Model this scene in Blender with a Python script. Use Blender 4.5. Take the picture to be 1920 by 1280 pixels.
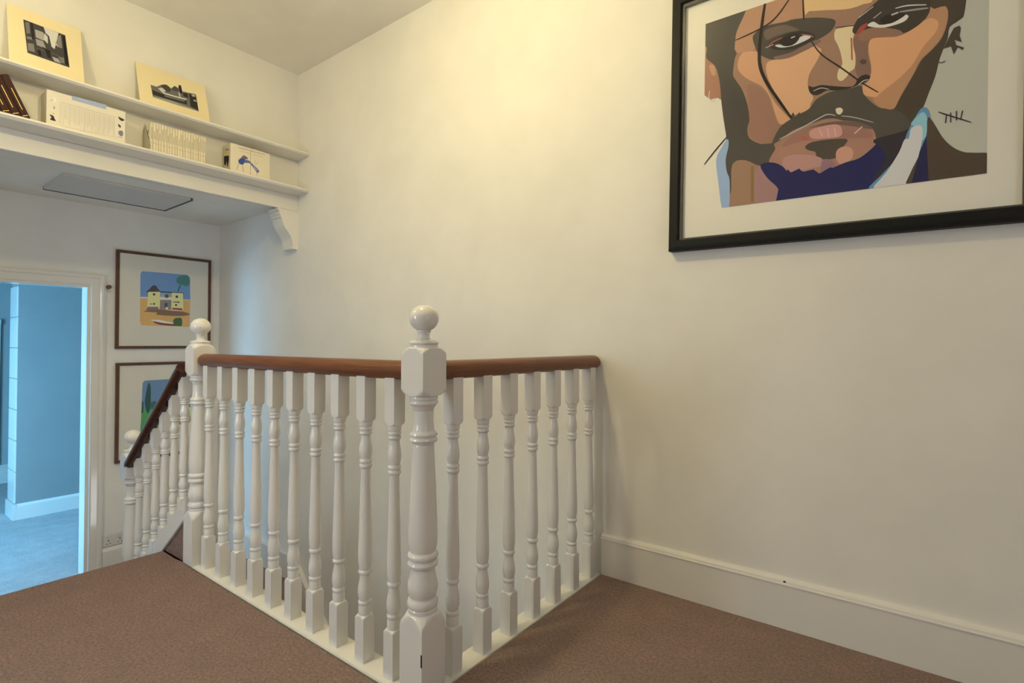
import bpy, bmesh, math, random
from mathutils import Matrix, Vector

for o in list(bpy.data.objects):
    bpy.data.objects.remove(o, do_unlink=True)
scene = bpy.context.scene
C = scene.collection

# ------------------------------------------------------------------ camera
# world: X runs along the big right-hand wall, Y points at it, Z is up (landing carpet = 0)
cam_d = bpy.data.cameras.new('camera')
cam = bpy.data.objects.new('camera', cam_d)
C.objects.link(cam)
YAW, PITCH, ROLL = math.radians(37.50217), math.radians(0.77793), math.radians(-0.15104)
fw = Vector((-math.sin(YAW)*math.cos(PITCH), math.cos(YAW)*math.cos(PITCH), math.sin(PITCH)))
rt0 = Vector((math.cos(YAW), math.sin(YAW), 0.0))
dn0 = fw.cross(rt0)
rt = math.cos(ROLL)*rt0 + math.sin(ROLL)*dn0
up = -(-math.sin(ROLL)*rt0 + math.cos(ROLL)*dn0)
m = Matrix((rt, up, -fw)).transposed().to_4x4()
m.translation = Vector((0, 0, 1.0))
cam.matrix_world = m
cam_d.sensor_fit = 'HORIZONTAL'
cam_d.sensor_width = 36.0
cam_d.lens = 990.8355/1920*36.0
cam_d.shift_y = (628.516-640.0)/1920.0
cam_d.clip_start = 0.02
scene.camera = cam

# ------------------------------------------------------------------ world, lights, exposure
world = bpy.data.worlds.new('daylight_sky')
scene.world = world
world.use_nodes = True
wn = world.node_tree.nodes
wn['Background'].inputs['Color'].default_value = (0.55, 0.75, 1.0, 1)
wn['Background'].inputs['Strength'].default_value = 0.6
scene.view_settings.view_transform = 'Standard'
scene.view_settings.look = 'None'
scene.view_settings.gamma = 1.0
scene.view_settings.use_curve_mapping = False
scene.view_settings.exposure = 0.0

def area_light(name, loc, rot, sx, sy, power, color):
    d = bpy.data.lights.new(name, 'AREA')
    d.shape = 'RECTANGLE'; d.size = sx; d.size_y = sy
    d.energy = power; d.color = color
    o = bpy.data.objects.new(name, d); C.objects.link(o)
    o.location = loc; o.rotation_euler = rot
    return o
# daylight entering by the hall window (left, out of frame), and in the blue-lit room; the front and stairwell lights are added fills
area_light('hall_window_daylight', (-2.20, -1.20, 1.20), (math.radians(62), 0, 0), 0.70, 1.0, 21.5, (0.74, 0.87, 1.0))
area_light('front_fill_light', (1.82, 0.2, 1.4), (0, math.radians(90), 0), 1.2, 1.2, 9.5, (0.68, 0.79, 1.0))  # added cool fill behind the viewer, this wall has no window
area_light('stairwell_fill_light', (0.35, 1.5, -1.45), (0, math.radians(112), math.radians(-12)), 0.9, 0.9, 15, (0.90, 0.93, 1.0))  # added cool fill under the landing to brighten the well wall
area_light('room_window_daylight', (-5.60, -1.2, 0.75), (math.radians(58), 0, 0), 1.0, 1.3, 150, (0.23, 0.62, 1.0))
# pendant bulbs above the frame, the second added to brighten the shelf wall: x, y, bulb height, watts, colour
LAMPS = [(-1.45, 0.86, 2.62, 39, (1.0, 0.82, 0.40)), (-2.75, 0.10, 2.62, 12, (1.0, 0.82, 0.42))]
PRINTS = {
 'portrait': [
  ((0.592,0.611,0.572),[(0.1039,-0.3557),(0.0946,0.3645),(0.4096,0.3645),(0.4096,-0.3557)]),
  ((0.85,0.673,0.404),[(-0.1503,0.3645),(0.2962,0.3645),(0.253,0.1473),(-0.1424,0.2863)]),
  ((0.071,0.055,0.048),[(0.373,0.3645),(0.3723,0.3607),(0.3674,0.3645)]),
  ((0.4,0.245,0.185),[(0.3235,0.3645),(0.3258,0.3532),(0.324,0.2388),(0.3199,0.148),(0.3199,0.1049),(0.3175,0.0855),(0.3115,0.066),(0.3001,0.0376),(0.285,0.0088),(0.2696,-0.019),(0.2562,-0.0468),(0.2427,-0.0735),(0.2262,-0.0941),(0.2039,-0.1042),(0.1783,-0.1081),(0.1545,-0.1141),(0.1406,-0.126),(0.1289,-0.1401),(0.1013,-0.1535),(0.0384,-0.1608),(-0.0448,-0.1679),(-0.11,-0.1901),(-0.1275,-0.2441),(-0.1221,-0.3126),(-0.1315,-0.3557),(-0.3175,-0.3557),(-0.3233,-0.3318),(-0.3114,-0.2676),(-0.305,-0.1962),(-0.3141,-0.1105),(-0.3287,-0.0163),(-0.3451,0.0539),(-0.3645,0.0714),(-0.3857,0.0639),(-0.4014,0.084),(-0.4087,0.1626),(-0.4087,0.3135),(-0.4059,0.3635),(-0.4056,0.3645)]),
  ((0.456,0.243,0.179),[(-0.4087,0.2825),(-0.4057,0.288),(-0.3964,0.2774),(-0.3892,0.2654),(-0.3859,0.2578),(-0.3847,0.2487),(-0.3851,0.241),(-0.3891,0.2371),(-0.3947,0.2346),(-0.3962,0.229),(-0.3892,0.2181),(-0.378,0.2041),(-0.3694,0.1902),(-0.3668,0.1785),(-0.3667,0.1668),(-0.365,0.1507),(-0.357,0.1242),(-0.3475,0.0935),(-0.3468,0.0734),(-0.3636,0.0657),(-0.3895,0.0683),(-0.4087,0.0895)]),
  ((0.622,0.363,0.254),[(-0.3934,0.1974),(-0.3894,0.2012),(-0.3818,0.2005),(-0.3754,0.1958),(-0.3712,0.1848),(-0.3681,0.1699),(-0.3674,0.159),(-0.37,0.1549),(-0.375,0.1547),(-0.38,0.1589),(-0.3856,0.1703),(-0.3913,0.1861)]),
  ((0.09,0.084,0.082),[(-0.4087,0.3645),(-0.2619,0.3645),(-0.2641,0.3587),(-0.2696,0.3478),(-0.2755,0.3378),(-0.2811,0.3276),(-0.2862,0.3167),(-0.291,0.3056),(-0.2947,0.295),(-0.2974,0.2859),(-0.299,0.2773),(-0.2993,0.2666),(-0.297,0.2512),(-0.2934,0.2337),(-0.2914,0.2192),(-0.2926,0.2118),(-0.2955,0.2075),(-0.2982,0.1989),(-0.301,0.1812),(-0.3036,0.1592),(-0.3045,0.1409),(-0.3027,0.1306),(-0.2992,0.1241),(-0.2941,0.1154),(-0.2869,0.1029),(-0.2783,0.0884),(-0.2702,0.0716),(-0.2628,0.0512),(-0.2558,0.0286),(-0.2504,0.0073),(-0.2468,-0.0121),(-0.2448,-0.0304),(-0.2441,-0.0458),(-0.2458,-0.0565),(-0.249,-0.0645),(-0.2506,-0.0737),(-0.2504,-0.086),(-0.2486,-0.0995),(-0.2431,-0.1122),(-0.2317,-0.124),(-0.2167,-0.1348),(-0.2019,-0.1428),(-0.1871,-0.1444),(-0.1726,-0.1432),(-0.1621,-0.1475),(-0.1564,-0.1633),(-0.1546,-0.1845),(-0.158,-0.202),(-0.1683,-0.2133),(-0.1838,-0.221),(-0.2007,-0.2228),(-0.2185,-0.2148),(-0.2378,-0.2008),(-0.2557,-0.1906),(-0.2721,-0.1868),(-0.287,-0.187),(-0.2979,-0.1938),(-0.3023,-0.2085),(-0.3025,-0.2298),(-0.3026,-0.2566),(-0.3035,-0.2944),(-0.3042,-0.3377),(-0.3052,-0.3557),(-0.3181,-0.3557),(-0.318,-0.342),(-0.3163,-0.3074),(-0.3159,-0.2769),(-0.3184,-0.2559),(-0.3222,-0.2388),(-0.3262,-0.2225),(-0.3307,-0.2066),(-0.3355,-0.1914),(-0.3378,-0.175),(-0.3358,-0.1549),(-0.3315,-0.1337),(-0.3278,-0.1166),(-0.3257,-0.1086),(-0.3242,-0.1047),(-0.3245,-0.0946),(-0.3276,-0.0722),(-0.3323,-0.0434),(-0.3367,-0.0164),(-0.3397,0.0049),(-0.3423,0.0243),(-0.3449,0.0463),(-0.3475,0.0743),(-0.3501,0.1048),(-0.3536,0.1322),(-0.3582,0.1544),(-0.3636,0.1735),(-0.3708,0.1907),(-0.3819,0.2056),(-0.3947,0.2186),(-0.4038,0.2314),(-0.4051,0.2444),(-0.4025,0.257),(-0.4021,0.2695),(-0.4074,0.2792),(-0.4087,0.2809)]),
  ((0.088,0.082,0.081),[(-0.4087,0.3645),(-0.2546,0.3645),(-0.2907,0.2638),(-0.3471,0.1836),(-0.4087,0.2825)]),
  ((0.535,0.314,0.223),[(-0.2641,0.3587),(-0.2624,0.3645),(-0.0696,0.3645),(-0.0676,0.3272),(-0.0697,0.2677),(-0.0798,0.255),(-0.0966,0.2663),(-0.1167,0.2773),(-0.1425,0.28),(-0.1721,0.2824),(-0.1948,0.283),(-0.2039,0.2808),(-0.2056,0.2768),(-0.208,0.273),(-0.2149,0.2721),(-0.2225,0.2714),(-0.2282,0.2652),(-0.2282,0.2471),(-0.2262,0.2235),(-0.2308,0.2075),(-0.2491,0.2046),(-0.2745,0.2094),(-0.2935,0.2184),(-0.2998,0.2321),(-0.2994,0.2498),(-0.2978,0.2661),(-0.2972,0.278),(-0.2954,0.2884),(-0.2913,0.3013),(-0.2839,0.3176),(-0.2743,0.3363)]),
  ((0.85,0.614,0.344),[(-0.081,0.3645),(-0.0701,0.2957),(-0.0673,0.2755),(-0.0632,0.2815),(-0.0547,0.2866),(-0.0396,0.2818),(-0.0204,0.2762),(-0.0007,0.2705),(0.0188,0.264),(0.0387,0.2574),(0.0571,0.2528),(0.0733,0.2511),(0.0881,0.2513),(0.1015,0.2531),(0.1128,0.251),(0.1228,0.2506),(0.1338,0.2671),(0.1566,0.3137),(0.1757,0.3645)]),
  ((0.707,0.411,0.266),[(-0.286,0.1877),(-0.2836,0.1955),(-0.2803,0.2021),(-0.2757,0.2068),(-0.2702,0.2095),(-0.2635,0.2103),(-0.2548,0.2092),(-0.2422,0.2068),(-0.2277,0.2026),(-0.217,0.1943),(-0.2135,0.1802),(-0.2137,0.1621),(-0.2128,0.1435),(-0.2096,0.1265),(-0.2052,0.109),(-0.1986,0.0885),(-0.1886,0.0621),(-0.1764,0.0329),(-0.1643,0.0071),(-0.1527,-0.0131),(-0.1412,-0.03),(-0.1312,-0.044),(-0.1232,-0.0549),(-0.1168,-0.063),(-0.1117,-0.07),(-0.1072,-0.0765),(-0.1041,-0.0818),(-0.1052,-0.0856),(-0.1136,-0.0878),(-0.1263,-0.0883),(-0.137,-0.0867),(-0.1428,-0.0829),(-0.1465,-0.0769),(-0.1502,-0.0679),(-0.1547,-0.0546),(-0.1593,-0.0382),(-0.1639,-0.0217),(-0.168,-0.006),(-0.1721,0.0097),(-0.1777,0.025),(-0.1853,0.0401),(-0.1944,0.0548),(-0.205,0.0685),(-0.2182,0.0805),(-0.2329,0.0914),(-0.2463,0.102),(-0.2573,0.1124),(-0.2668,0.1225),(-0.2746,0.1322),(-0.2806,0.1411),(-0.285,0.1496),(-0.2877,0.1584),(-0.2885,0.1683),(-0.2877,0.1786)]),
  ((0.786,0.48,0.308),[(-0.1894,0.1437),(-0.1848,0.1496),(-0.1773,0.1513),(-0.1664,0.1512),(-0.1512,0.1486),(-0.1328,0.1443),(-0.1148,0.1425),(-0.0971,0.1452),(-0.0796,0.1503),(-0.0651,0.155),(-0.055,0.1593),(-0.0476,0.1633),(-0.0409,0.1645),(-0.0339,0.1607),(-0.0276,0.1541),(-0.0227,0.1484),(-0.0191,0.1457),(-0.0169,0.1439),(-0.0166,0.1396),(-0.0187,0.1314),(-0.0228,0.1207),(-0.0281,0.1089),(-0.0358,0.0957),(-0.0448,0.0813),(-0.0517,0.0677),(-0.0549,0.0556),(-0.056,0.0444),(-0.0561,0.0344),(-0.0551,0.0259),(-0.0531,0.0187),(-0.0509,0.0122),(-0.0489,0.0066),(-0.0467,0.0017),(-0.0446,-0.0032),(-0.042,-0.0083),(-0.0393,-0.0133),(-0.0384,-0.0187),(-0.0404,-0.0246),(-0.0441,-0.0309),(-0.0472,-0.0371),(-0.0478,-0.0431),(-0.0477,-0.049),(-0.05,-0.0536),(-0.056,-0.0565),(-0.0645,-0.0583),(-0.0744,-0.0594),(-0.0863,-0.0615),(-0.0997,-0.0629),(-0.1119,-0.0594),(-0.1214,-0.048),(-0.1297,-0.0316),(-0.1381,-0.0139),(-0.1472,0.0042),(-0.1563,0.0237),(-0.1648,0.0431),(-0.1728,0.0623),(-0.18,0.0814),(-0.1854,0.0992),(-0.189,0.1163),(-0.1907,0.1321)]),
  ((0.369,0.209,0.172),[(-0.2529,0.0817),(-0.2445,0.0867),(-0.2315,0.0815),(-0.2185,0.0722),(-0.2066,0.0603),(-0.1947,0.0445),(-0.1844,0.0267),(-0.1761,0.0062),(-0.1693,-0.0163),(-0.1637,-0.0361),(-0.1598,-0.0514),(-0.157,-0.0639),(-0.1533,-0.0743),(-0.1464,-0.081),(-0.1386,-0.0854),(-0.135,-0.0928),(-0.1383,-0.1074),(-0.1459,-0.125),(-0.1544,-0.1384),(-0.1624,-0.1447),(-0.1714,-0.1467),(-0.1818,-0.1455),(-0.1949,-0.141),(-0.2094,-0.1332),(-0.2224,-0.1239),(-0.2335,-0.1135),(-0.2429,-0.1016),(-0.249,-0.0888),(-0.2494,-0.0751),(-0.2464,-0.0605),(-0.2441,-0.0458),(-0.2441,-0.0324),(-0.2449,-0.0189),(-0.2461,-0.0011),(-0.2496,0.027),(-0.2536,0.0595)]),
  ((0.85,0.727,0.502),[(0.0236,0.1942),(0.0274,0.1967),(0.0329,0.1963),(0.0408,0.1951),(0.0541,0.1945),(0.0697,0.1931),(0.0803,0.1882),(0.0814,0.179),(0.0777,0.1663),(0.0752,0.1502),(0.0769,0.1283),(0.0798,0.1032),(0.0817,0.082),(0.082,0.0677),(0.0813,0.0574),(0.0793,0.0497),(0.0753,0.045),(0.0699,0.0429),(0.0655,0.0405),(0.0635,0.0368),(0.0624,0.0328),(0.06,0.0288),(0.0551,0.0239),(0.0489,0.019),(0.0432,0.0169),(0.0384,0.019),(0.0342,0.0239),(0.0316,0.0302),(0.031,0.0384),(0.0321,0.0479),(0.0341,0.0564),(0.0378,0.0617),(0.0425,0.066),(0.0453,0.0731),(0.0446,0.0857),(0.042,0.1012),(0.039,0.1153),(0.0362,0.1263),(0.0331,0.136),(0.03,0.145),(0.0266,0.1531),(0.0232,0.1604),(0.0211,0.1681),(0.0205,0.1776),(0.0212,0.1873)]),
  ((0.268,0.166,0.138),[(0.0779,0.1559),(0.0902,0.1564),(0.1067,0.1513),(0.1192,0.1454),(0.1242,0.1406),(0.1254,0.1349),(0.1248,0.1273),(0.1219,0.1172),(0.1171,0.1051),(0.1145,0.0915),(0.1163,0.0755),(0.1202,0.0581),(0.1232,0.0432),(0.1244,0.0325),(0.1247,0.0242),(0.1235,0.0171),(0.1203,0.0099),(0.1156,0.0039),(0.1102,0.0013),(0.1038,0.0037),(0.0967,0.0096),(0.0908,0.0167),(0.0868,0.0239),(0.0839,0.0323),(0.0822,0.0422),(0.0825,0.0544),(0.0841,0.068),(0.0845,0.0812),(0.0823,0.0931),(0.0791,0.1046),(0.0768,0.1166),(0.075,0.1313),(0.0742,0.1464)]),
  ((0.346,0.202,0.147),[(0.0971,0.1693),(0.1149,0.1689),(0.139,0.1638),(0.1616,0.1569),(0.1821,0.1486),(0.2013,0.1386),(0.2134,0.1297),(0.2161,0.1217),(0.2121,0.1145),(0.2035,0.1109),(0.1887,0.1135),(0.1691,0.1198),(0.1515,0.125),(0.1391,0.1269),(0.129,0.1277),(0.1194,0.1291),(0.1087,0.1309),(0.0986,0.1332),(0.092,0.1381),(0.089,0.1485),(0.0897,0.1613)]),
  ((0.57,0.319,0.194),[(0.2671,0.1856),(0.2785,0.1893),(0.2941,0.1869),(0.3064,0.1803),(0.3127,0.1692),(0.3158,0.1539),(0.3163,0.1372),(0.314,0.1186),(0.3092,0.0986),(0.3029,0.081),(0.2948,0.0676),(0.2853,0.0566),(0.2761,0.0468),(0.2676,0.0388),(0.2594,0.0319),(0.252,0.0234),(0.2464,0.0124),(0.2416,-0.0002),(0.2352,-0.0152),(0.2252,-0.0345),(0.2134,-0.0563),(0.2033,-0.0755),(0.1965,-0.091),(0.1913,-0.1038),(0.1858,-0.1123),(0.1793,-0.1155),(0.1725,-0.1144),(0.165,-0.1103),(0.1558,-0.1022),(0.1458,-0.091),(0.1382,-0.081),(0.1338,-0.0741),(0.1317,-0.0685),(0.1326,-0.0634),(0.1367,-0.0592),(0.1438,-0.0554),(0.1537,-0.0496),(0.168,-0.0401),(0.1849,-0.0287),(0.2,-0.0177),(0.2112,-0.0087),(0.2206,-0.0),(0.2299,0.0114),(0.2402,0.0279),(0.2504,0.0471),(0.2589,0.0647),(0.2654,0.0788),(0.2702,0.0914),(0.273,0.1033),(0.2725,0.114),(0.2699,0.124),(0.2677,0.1359),(0.2657,0.1532),(0.2642,0.1725)]),
  ((0.812,0.452,0.263),[(0.1169,0.1103),(0.118,0.1189),(0.1203,0.1261),(0.1248,0.1306),(0.1317,0.1314),(0.1407,0.1295),(0.1515,0.1269),(0.1646,0.1232),(0.1793,0.1186),(0.1932,0.1163),(0.2057,0.1173),(0.2174,0.1204),(0.2285,0.1246),(0.2391,0.1304),(0.2491,0.1373),(0.2579,0.1425),(0.2652,0.1452),(0.2714,0.1462),(0.2773,0.1449),(0.284,0.1407),(0.2904,0.1343),(0.2943,0.1267),(0.2948,0.1181),(0.2929,0.1084),(0.2884,0.0981),(0.2801,0.087),(0.2692,0.0753),(0.2598,0.0644),(0.254,0.055),(0.2498,0.0464),(0.2455,0.0379),(0.2409,0.0291),(0.2362,0.0204),(0.2299,0.0114),(0.2216,0.002),(0.2117,-0.0077),(0.2,-0.0177),(0.1847,-0.0288),(0.1675,-0.0402),(0.1537,-0.0496),(0.1467,-0.0559),(0.1433,-0.0601),(0.139,-0.0618),(0.1317,-0.0605),(0.1234,-0.0568),(0.1163,-0.0526),(0.1111,-0.0489),(0.1071,-0.0448),(0.1042,-0.0396),(0.102,-0.0322),(0.101,-0.0236),(0.1023,-0.0161),(0.1075,-0.0115),(0.1151,-0.0079),(0.1211,-0.0018),(0.1241,0.009),(0.1257,0.0222),(0.126,0.0359),(0.1247,0.0495),(0.1222,0.0635),(0.1201,0.0767),(0.1184,0.0889),(0.1171,0.1004)]),
  ((0.085,0.066,0.052),[(0.2654,0.3284),(0.2929,0.3371),(0.3305,0.3268),(0.3572,0.3018),(0.3638,0.2533),(0.3604,0.1897),(0.3558,0.141),(0.3529,0.122),(0.3486,0.1181),(0.3434,0.1155),(0.3361,0.1108),(0.3278,0.1075),(0.3214,0.1021),(0.3188,0.0926),(0.3182,0.0812),(0.3171,0.0702),(0.3144,0.061),(0.3113,0.0522),(0.308,0.0428),(0.3047,0.0326),(0.3013,0.0217),(0.298,0.0094),(0.2952,-0.005),(0.2925,-0.0207),(0.2891,-0.0369),(0.284,-0.0541),(0.2781,-0.0718),(0.2728,-0.0877),(0.269,-0.1006),(0.2658,-0.1117),(0.2621,-0.122),(0.2575,-0.1311),(0.2523,-0.1395),(0.2467,-0.1492),(0.2406,-0.162),(0.234,-0.1762),(0.2274,-0.1884),(0.2226,-0.1978),(0.2179,-0.2051),(0.2075,-0.2092),(0.1859,-0.2097),(0.1581,-0.2068),(0.1344,-0.1999),(0.1181,-0.1873),(0.1064,-0.1704),(0.1013,-0.1535),(0.1057,-0.1366),(0.1168,-0.1199),(0.1278,-0.1076),(0.1365,-0.1019),(0.1452,-0.1006),(0.1544,-0.1012),(0.165,-0.1054),(0.1761,-0.1115),(0.1858,-0.1123),(0.1926,-0.1045),(0.198,-0.0916),(0.2048,-0.0759),(0.2149,-0.0567),(0.2263,-0.0348),(0.2362,-0.0155),(0.243,-0.0006),(0.2484,0.0118),(0.2545,0.0226),(0.2623,0.0311),(0.2709,0.038),(0.2794,0.0458),(0.2882,0.0549),(0.2969,0.065),(0.3043,0.0775),(0.3103,0.0942),(0.3149,0.1133),(0.3173,0.1308),(0.3176,0.1457),(0.3156,0.1591),(0.3103,0.1697),(0.2988,0.1715),(0.2837,0.1704),(0.272,0.1838),(0.2637,0.2286),(0.2589,0.288)]),
  ((0.067,0.054,0.047),[(0.0721,0.1778),(0.0752,0.1882),(0.081,0.2007),(0.0883,0.2118),(0.0972,0.2201),(0.1075,0.2271),(0.1181,0.2339),(0.1277,0.2412),(0.1376,0.2483),(0.1499,0.2545),(0.165,0.2602),(0.1822,0.265),(0.2016,0.2667),(0.2261,0.2657),(0.2525,0.2618),(0.2712,0.252),(0.2774,0.2315),(0.2765,0.2049),(0.2744,0.1829),(0.2735,0.1702),(0.2715,0.1621),(0.2675,0.1545),(0.261,0.1462),(0.2526,0.1385),(0.2433,0.132),(0.2325,0.1266),(0.2207,0.1225),(0.211,0.1211),(0.2061,0.1236),(0.2034,0.1289),(0.1981,0.1349),(0.1876,0.1414),(0.1744,0.1487),(0.1616,0.155),(0.1507,0.16),(0.1402,0.164),(0.1297,0.1666),(0.1183,0.1675),(0.1069,0.1669),(0.0971,0.166),(0.0901,0.164),(0.085,0.1617),(0.0806,0.1616),(0.0763,0.1648),(0.0728,0.1703)]),
  ((0.09,0.083,0.076),[(-0.2316,0.2664),(-0.2228,0.2732),(-0.2104,0.2795),(-0.1948,0.283),(-0.1732,0.2816),(-0.1486,0.2776),(-0.1294,0.2746),(-0.1207,0.275),(-0.1169,0.2764),(-0.1104,0.2765),(-0.0977,0.2743),(-0.0825,0.2708),(-0.0667,0.2666),(-0.0505,0.262),(-0.0338,0.2568),(-0.0181,0.2508),(-0.0025,0.244),(0.0123,0.2364),(0.022,0.2285),(0.0243,0.2199),(0.0217,0.2108),(0.0177,0.203),(0.0134,0.1972),(0.0075,0.1927),(0.0004,0.1885),(-0.0078,0.1849),(-0.0174,0.1816),(-0.0291,0.1778),(-0.0441,0.1728),(-0.0614,0.1671),(-0.0775,0.1624),(-0.0903,0.1592),(-0.1019,0.157),(-0.1149,0.1552),(-0.1315,0.153),(-0.1498,0.1514),(-0.1664,0.1526),(-0.1805,0.1589),(-0.193,0.1681),(-0.2033,0.1769),(-0.2105,0.1829),(-0.2155,0.1883),(-0.2204,0.1969),(-0.2265,0.2121),(-0.2324,0.2305),(-0.2361,0.2459),(-0.2373,0.255),(-0.2363,0.2609)]),
  ((0.194,0.143,0.127),[(-0.1946,0.2684),(-0.1796,0.2704),(-0.1593,0.27),(-0.1421,0.2684),(-0.1319,0.2661),(-0.1245,0.2626),(-0.1164,0.2574),(-0.1039,0.2486),(-0.0908,0.2381),(-0.0847,0.2311),(-0.09,0.2302),(-0.1023,0.2326),(-0.1161,0.2347),(-0.1307,0.2354),(-0.1469,0.2358),(-0.1611,0.2356),(-0.1719,0.2333),(-0.1805,0.2303),(-0.1874,0.2298),(-0.1925,0.2339),(-0.1958,0.2407),(-0.1976,0.2477),(-0.1994,0.2552),(-0.1998,0.263)]),
  ((0.262,0.167,0.15),[(-0.1666,0.162),(-0.154,0.1622),(-0.1337,0.1606),(-0.115,0.1602),(-0.1017,0.1624),(-0.09,0.1658),(-0.0776,0.1694),(-0.0629,0.1735),(-0.0476,0.1778),(-0.0351,0.1798),(-0.0258,0.1782),(-0.0191,0.1744),(-0.017,0.1705),(-0.0214,0.1669),(-0.0304,0.1632),(-0.0408,0.1597),(-0.052,0.1563),(-0.0646,0.1531),(-0.0773,0.1505),(-0.0899,0.1484),(-0.1027,0.1469),(-0.1148,0.146),(-0.1263,0.1453),(-0.1373,0.1451),(-0.1468,0.1466),(-0.157,0.1513),(-0.1658,0.1576)]),
  ((0.049,0.039,0.039),[(-0.1839,0.2179),(-0.1737,0.2227),(-0.1581,0.2265),(-0.1416,0.229),(-0.125,0.2309),(-0.1075,0.2315),(-0.0909,0.2297),(-0.0747,0.2241),(-0.0594,0.216),(-0.0475,0.2081),(-0.0396,0.2006),(-0.0351,0.1931),(-0.0352,0.1867),(-0.0416,0.1822),(-0.0528,0.1787),(-0.0654,0.1759),(-0.0788,0.1729),(-0.0937,0.1706),(-0.1088,0.1702),(-0.1245,0.173),(-0.1404,0.178),(-0.1538,0.1831),(-0.1638,0.1876),(-0.1713,0.1923),(-0.177,0.1976),(-0.1823,0.2043),(-0.1859,0.2116)]),
  ((0.716,0.765,0.85),[(-0.1619,0.2014),(-0.1582,0.1975),(-0.1506,0.192),(-0.141,0.1875),(-0.1294,0.1848),(-0.116,0.183),(-0.1027,0.1823),(-0.0895,0.1833),(-0.0764,0.1854),(-0.0655,0.1877),(-0.0572,0.19),(-0.051,0.1924),(-0.0486,0.1953),(-0.0517,0.1993),(-0.0587,0.2037),(-0.0658,0.2066),(-0.0719,0.2072),(-0.0781,0.2063),(-0.0843,0.2044),(-0.0902,0.2009),(-0.0962,0.1963),(-0.1029,0.1929),(-0.111,0.1915),(-0.1199,0.1912),(-0.1282,0.192),(-0.1353,0.1946),(-0.1417,0.1983),(-0.1476,0.2011),(-0.1541,0.2024),(-0.16,0.2027)]),
  ((0.028,0.022,0.024),[(-0.1491,0.2137),(-0.1449,0.2176),(-0.1372,0.2201),(-0.1286,0.2219),(-0.1193,0.2237),(-0.1091,0.2247),(-0.1002,0.2237),(-0.0925,0.2194),(-0.0862,0.2131),(-0.0831,0.2068),(-0.0847,0.2004),(-0.0896,0.194),(-0.0953,0.1891),(-0.1013,0.1862),(-0.1082,0.1849),(-0.1154,0.185),(-0.1231,0.1865),(-0.1311,0.1895),(-0.1378,0.1937),(-0.1436,0.1999),(-0.1481,0.2075)]),
  ((0.424,0.127,0.117),[(-0.1827,0.2069),(-0.1798,0.2082),(-0.176,0.2105),(-0.1714,0.2129),(-0.1662,0.215),(-0.1593,0.2166),(-0.1509,0.2181),(-0.143,0.2194),(-0.1377,0.2206),(-0.1388,0.2239),(-0.1445,0.2236),(-0.1526,0.2229),(-0.1613,0.2217),(-0.1686,0.2201),(-0.1741,0.2178),(-0.1788,0.2149),(-0.1824,0.2121),(-0.1847,0.2099)]),
  ((0.479,0.184,0.175),[(-0.0783,0.2123),(-0.0729,0.2093),(-0.065,0.2055),(-0.057,0.2015),(-0.0509,0.1982),(-0.0473,0.1958),(-0.045,0.1937),(-0.0434,0.1919),(-0.0419,0.1907),(-0.0406,0.1923),(-0.0416,0.194),(-0.0433,0.1962),(-0.046,0.199),(-0.0501,0.202),(-0.0565,0.2053),(-0.0647,0.2092),(-0.0726,0.2126),(-0.0781,0.2148)]),
  ((0.623,0.664,0.819),[(-0.11,0.2097),(-0.0975,0.2112),(-0.0988,0.2151),(-0.1114,0.2137)]),
  ((0.504,0.504,0.581),[(-0.1931,0.2016),(-0.1667,0.2061),(-0.1677,0.2088),(-0.1941,0.2043)]),
  ((0.85,0.85,0.85),[(0.1133,0.1788),(0.1163,0.1822),(0.1229,0.1852),(0.1294,0.1855),(0.1346,0.1815),(0.1399,0.1749),(0.1456,0.1695),(0.1523,0.1669),(0.1596,0.1654),(0.1667,0.1648),(0.1737,0.1647),(0.1807,0.1653),(0.1874,0.1672),(0.1942,0.1715),(0.2007,0.177),(0.2067,0.18),(0.2127,0.1788),(0.2182,0.1752),(0.2209,0.1711),(0.2199,0.1667),(0.2162,0.1617),(0.2105,0.1578),(0.2024,0.1559),(0.1923,0.1551),(0.1824,0.1549),(0.1736,0.1549),(0.165,0.1554),(0.1564,0.1568),(0.1471,0.1596),(0.1378,0.1634),(0.1297,0.1673),(0.1223,0.1712),(0.116,0.1752)]),
  ((0.032,0.027,0.024),[(0.1465,0.188),(0.1509,0.1913),(0.1583,0.1932),(0.1664,0.1944),(0.1747,0.1953),(0.1837,0.1955),(0.1922,0.1941),(0.2011,0.1902),(0.2095,0.1849),(0.2138,0.18),(0.2117,0.1761),(0.2056,0.1726),(0.1987,0.1696),(0.1921,0.1669),(0.1847,0.1647),(0.1772,0.1637),(0.1689,0.1643),(0.1603,0.1661),(0.1536,0.1694),(0.149,0.1751),(0.1462,0.1822)]),
  ((0.436,0.084,0.071),[(0.0817,0.1626),(0.0847,0.1688),(0.0901,0.1768),(0.0958,0.1828),(0.1022,0.186),(0.1089,0.1873),(0.1132,0.1866),(0.114,0.1835),(0.1124,0.1783),(0.1091,0.173),(0.1031,0.1673),(0.0954,0.1613),(0.089,0.1575),(0.0848,0.1571),(0.0821,0.159)]),
  ((0.735,0.749,0.78),[(0.1872,0.2062),(0.1924,0.2057),(0.1997,0.2054),(0.2083,0.2047),(0.2177,0.2031),(0.2294,0.2),(0.2432,0.1957),(0.256,0.1916),(0.2647,0.189),(0.2646,0.1914),(0.2559,0.1947),(0.2431,0.1992),(0.2292,0.2037),(0.2173,0.207),(0.2076,0.2086),(0.1989,0.209),(0.1917,0.2089),(0.1867,0.2087)]),
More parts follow.
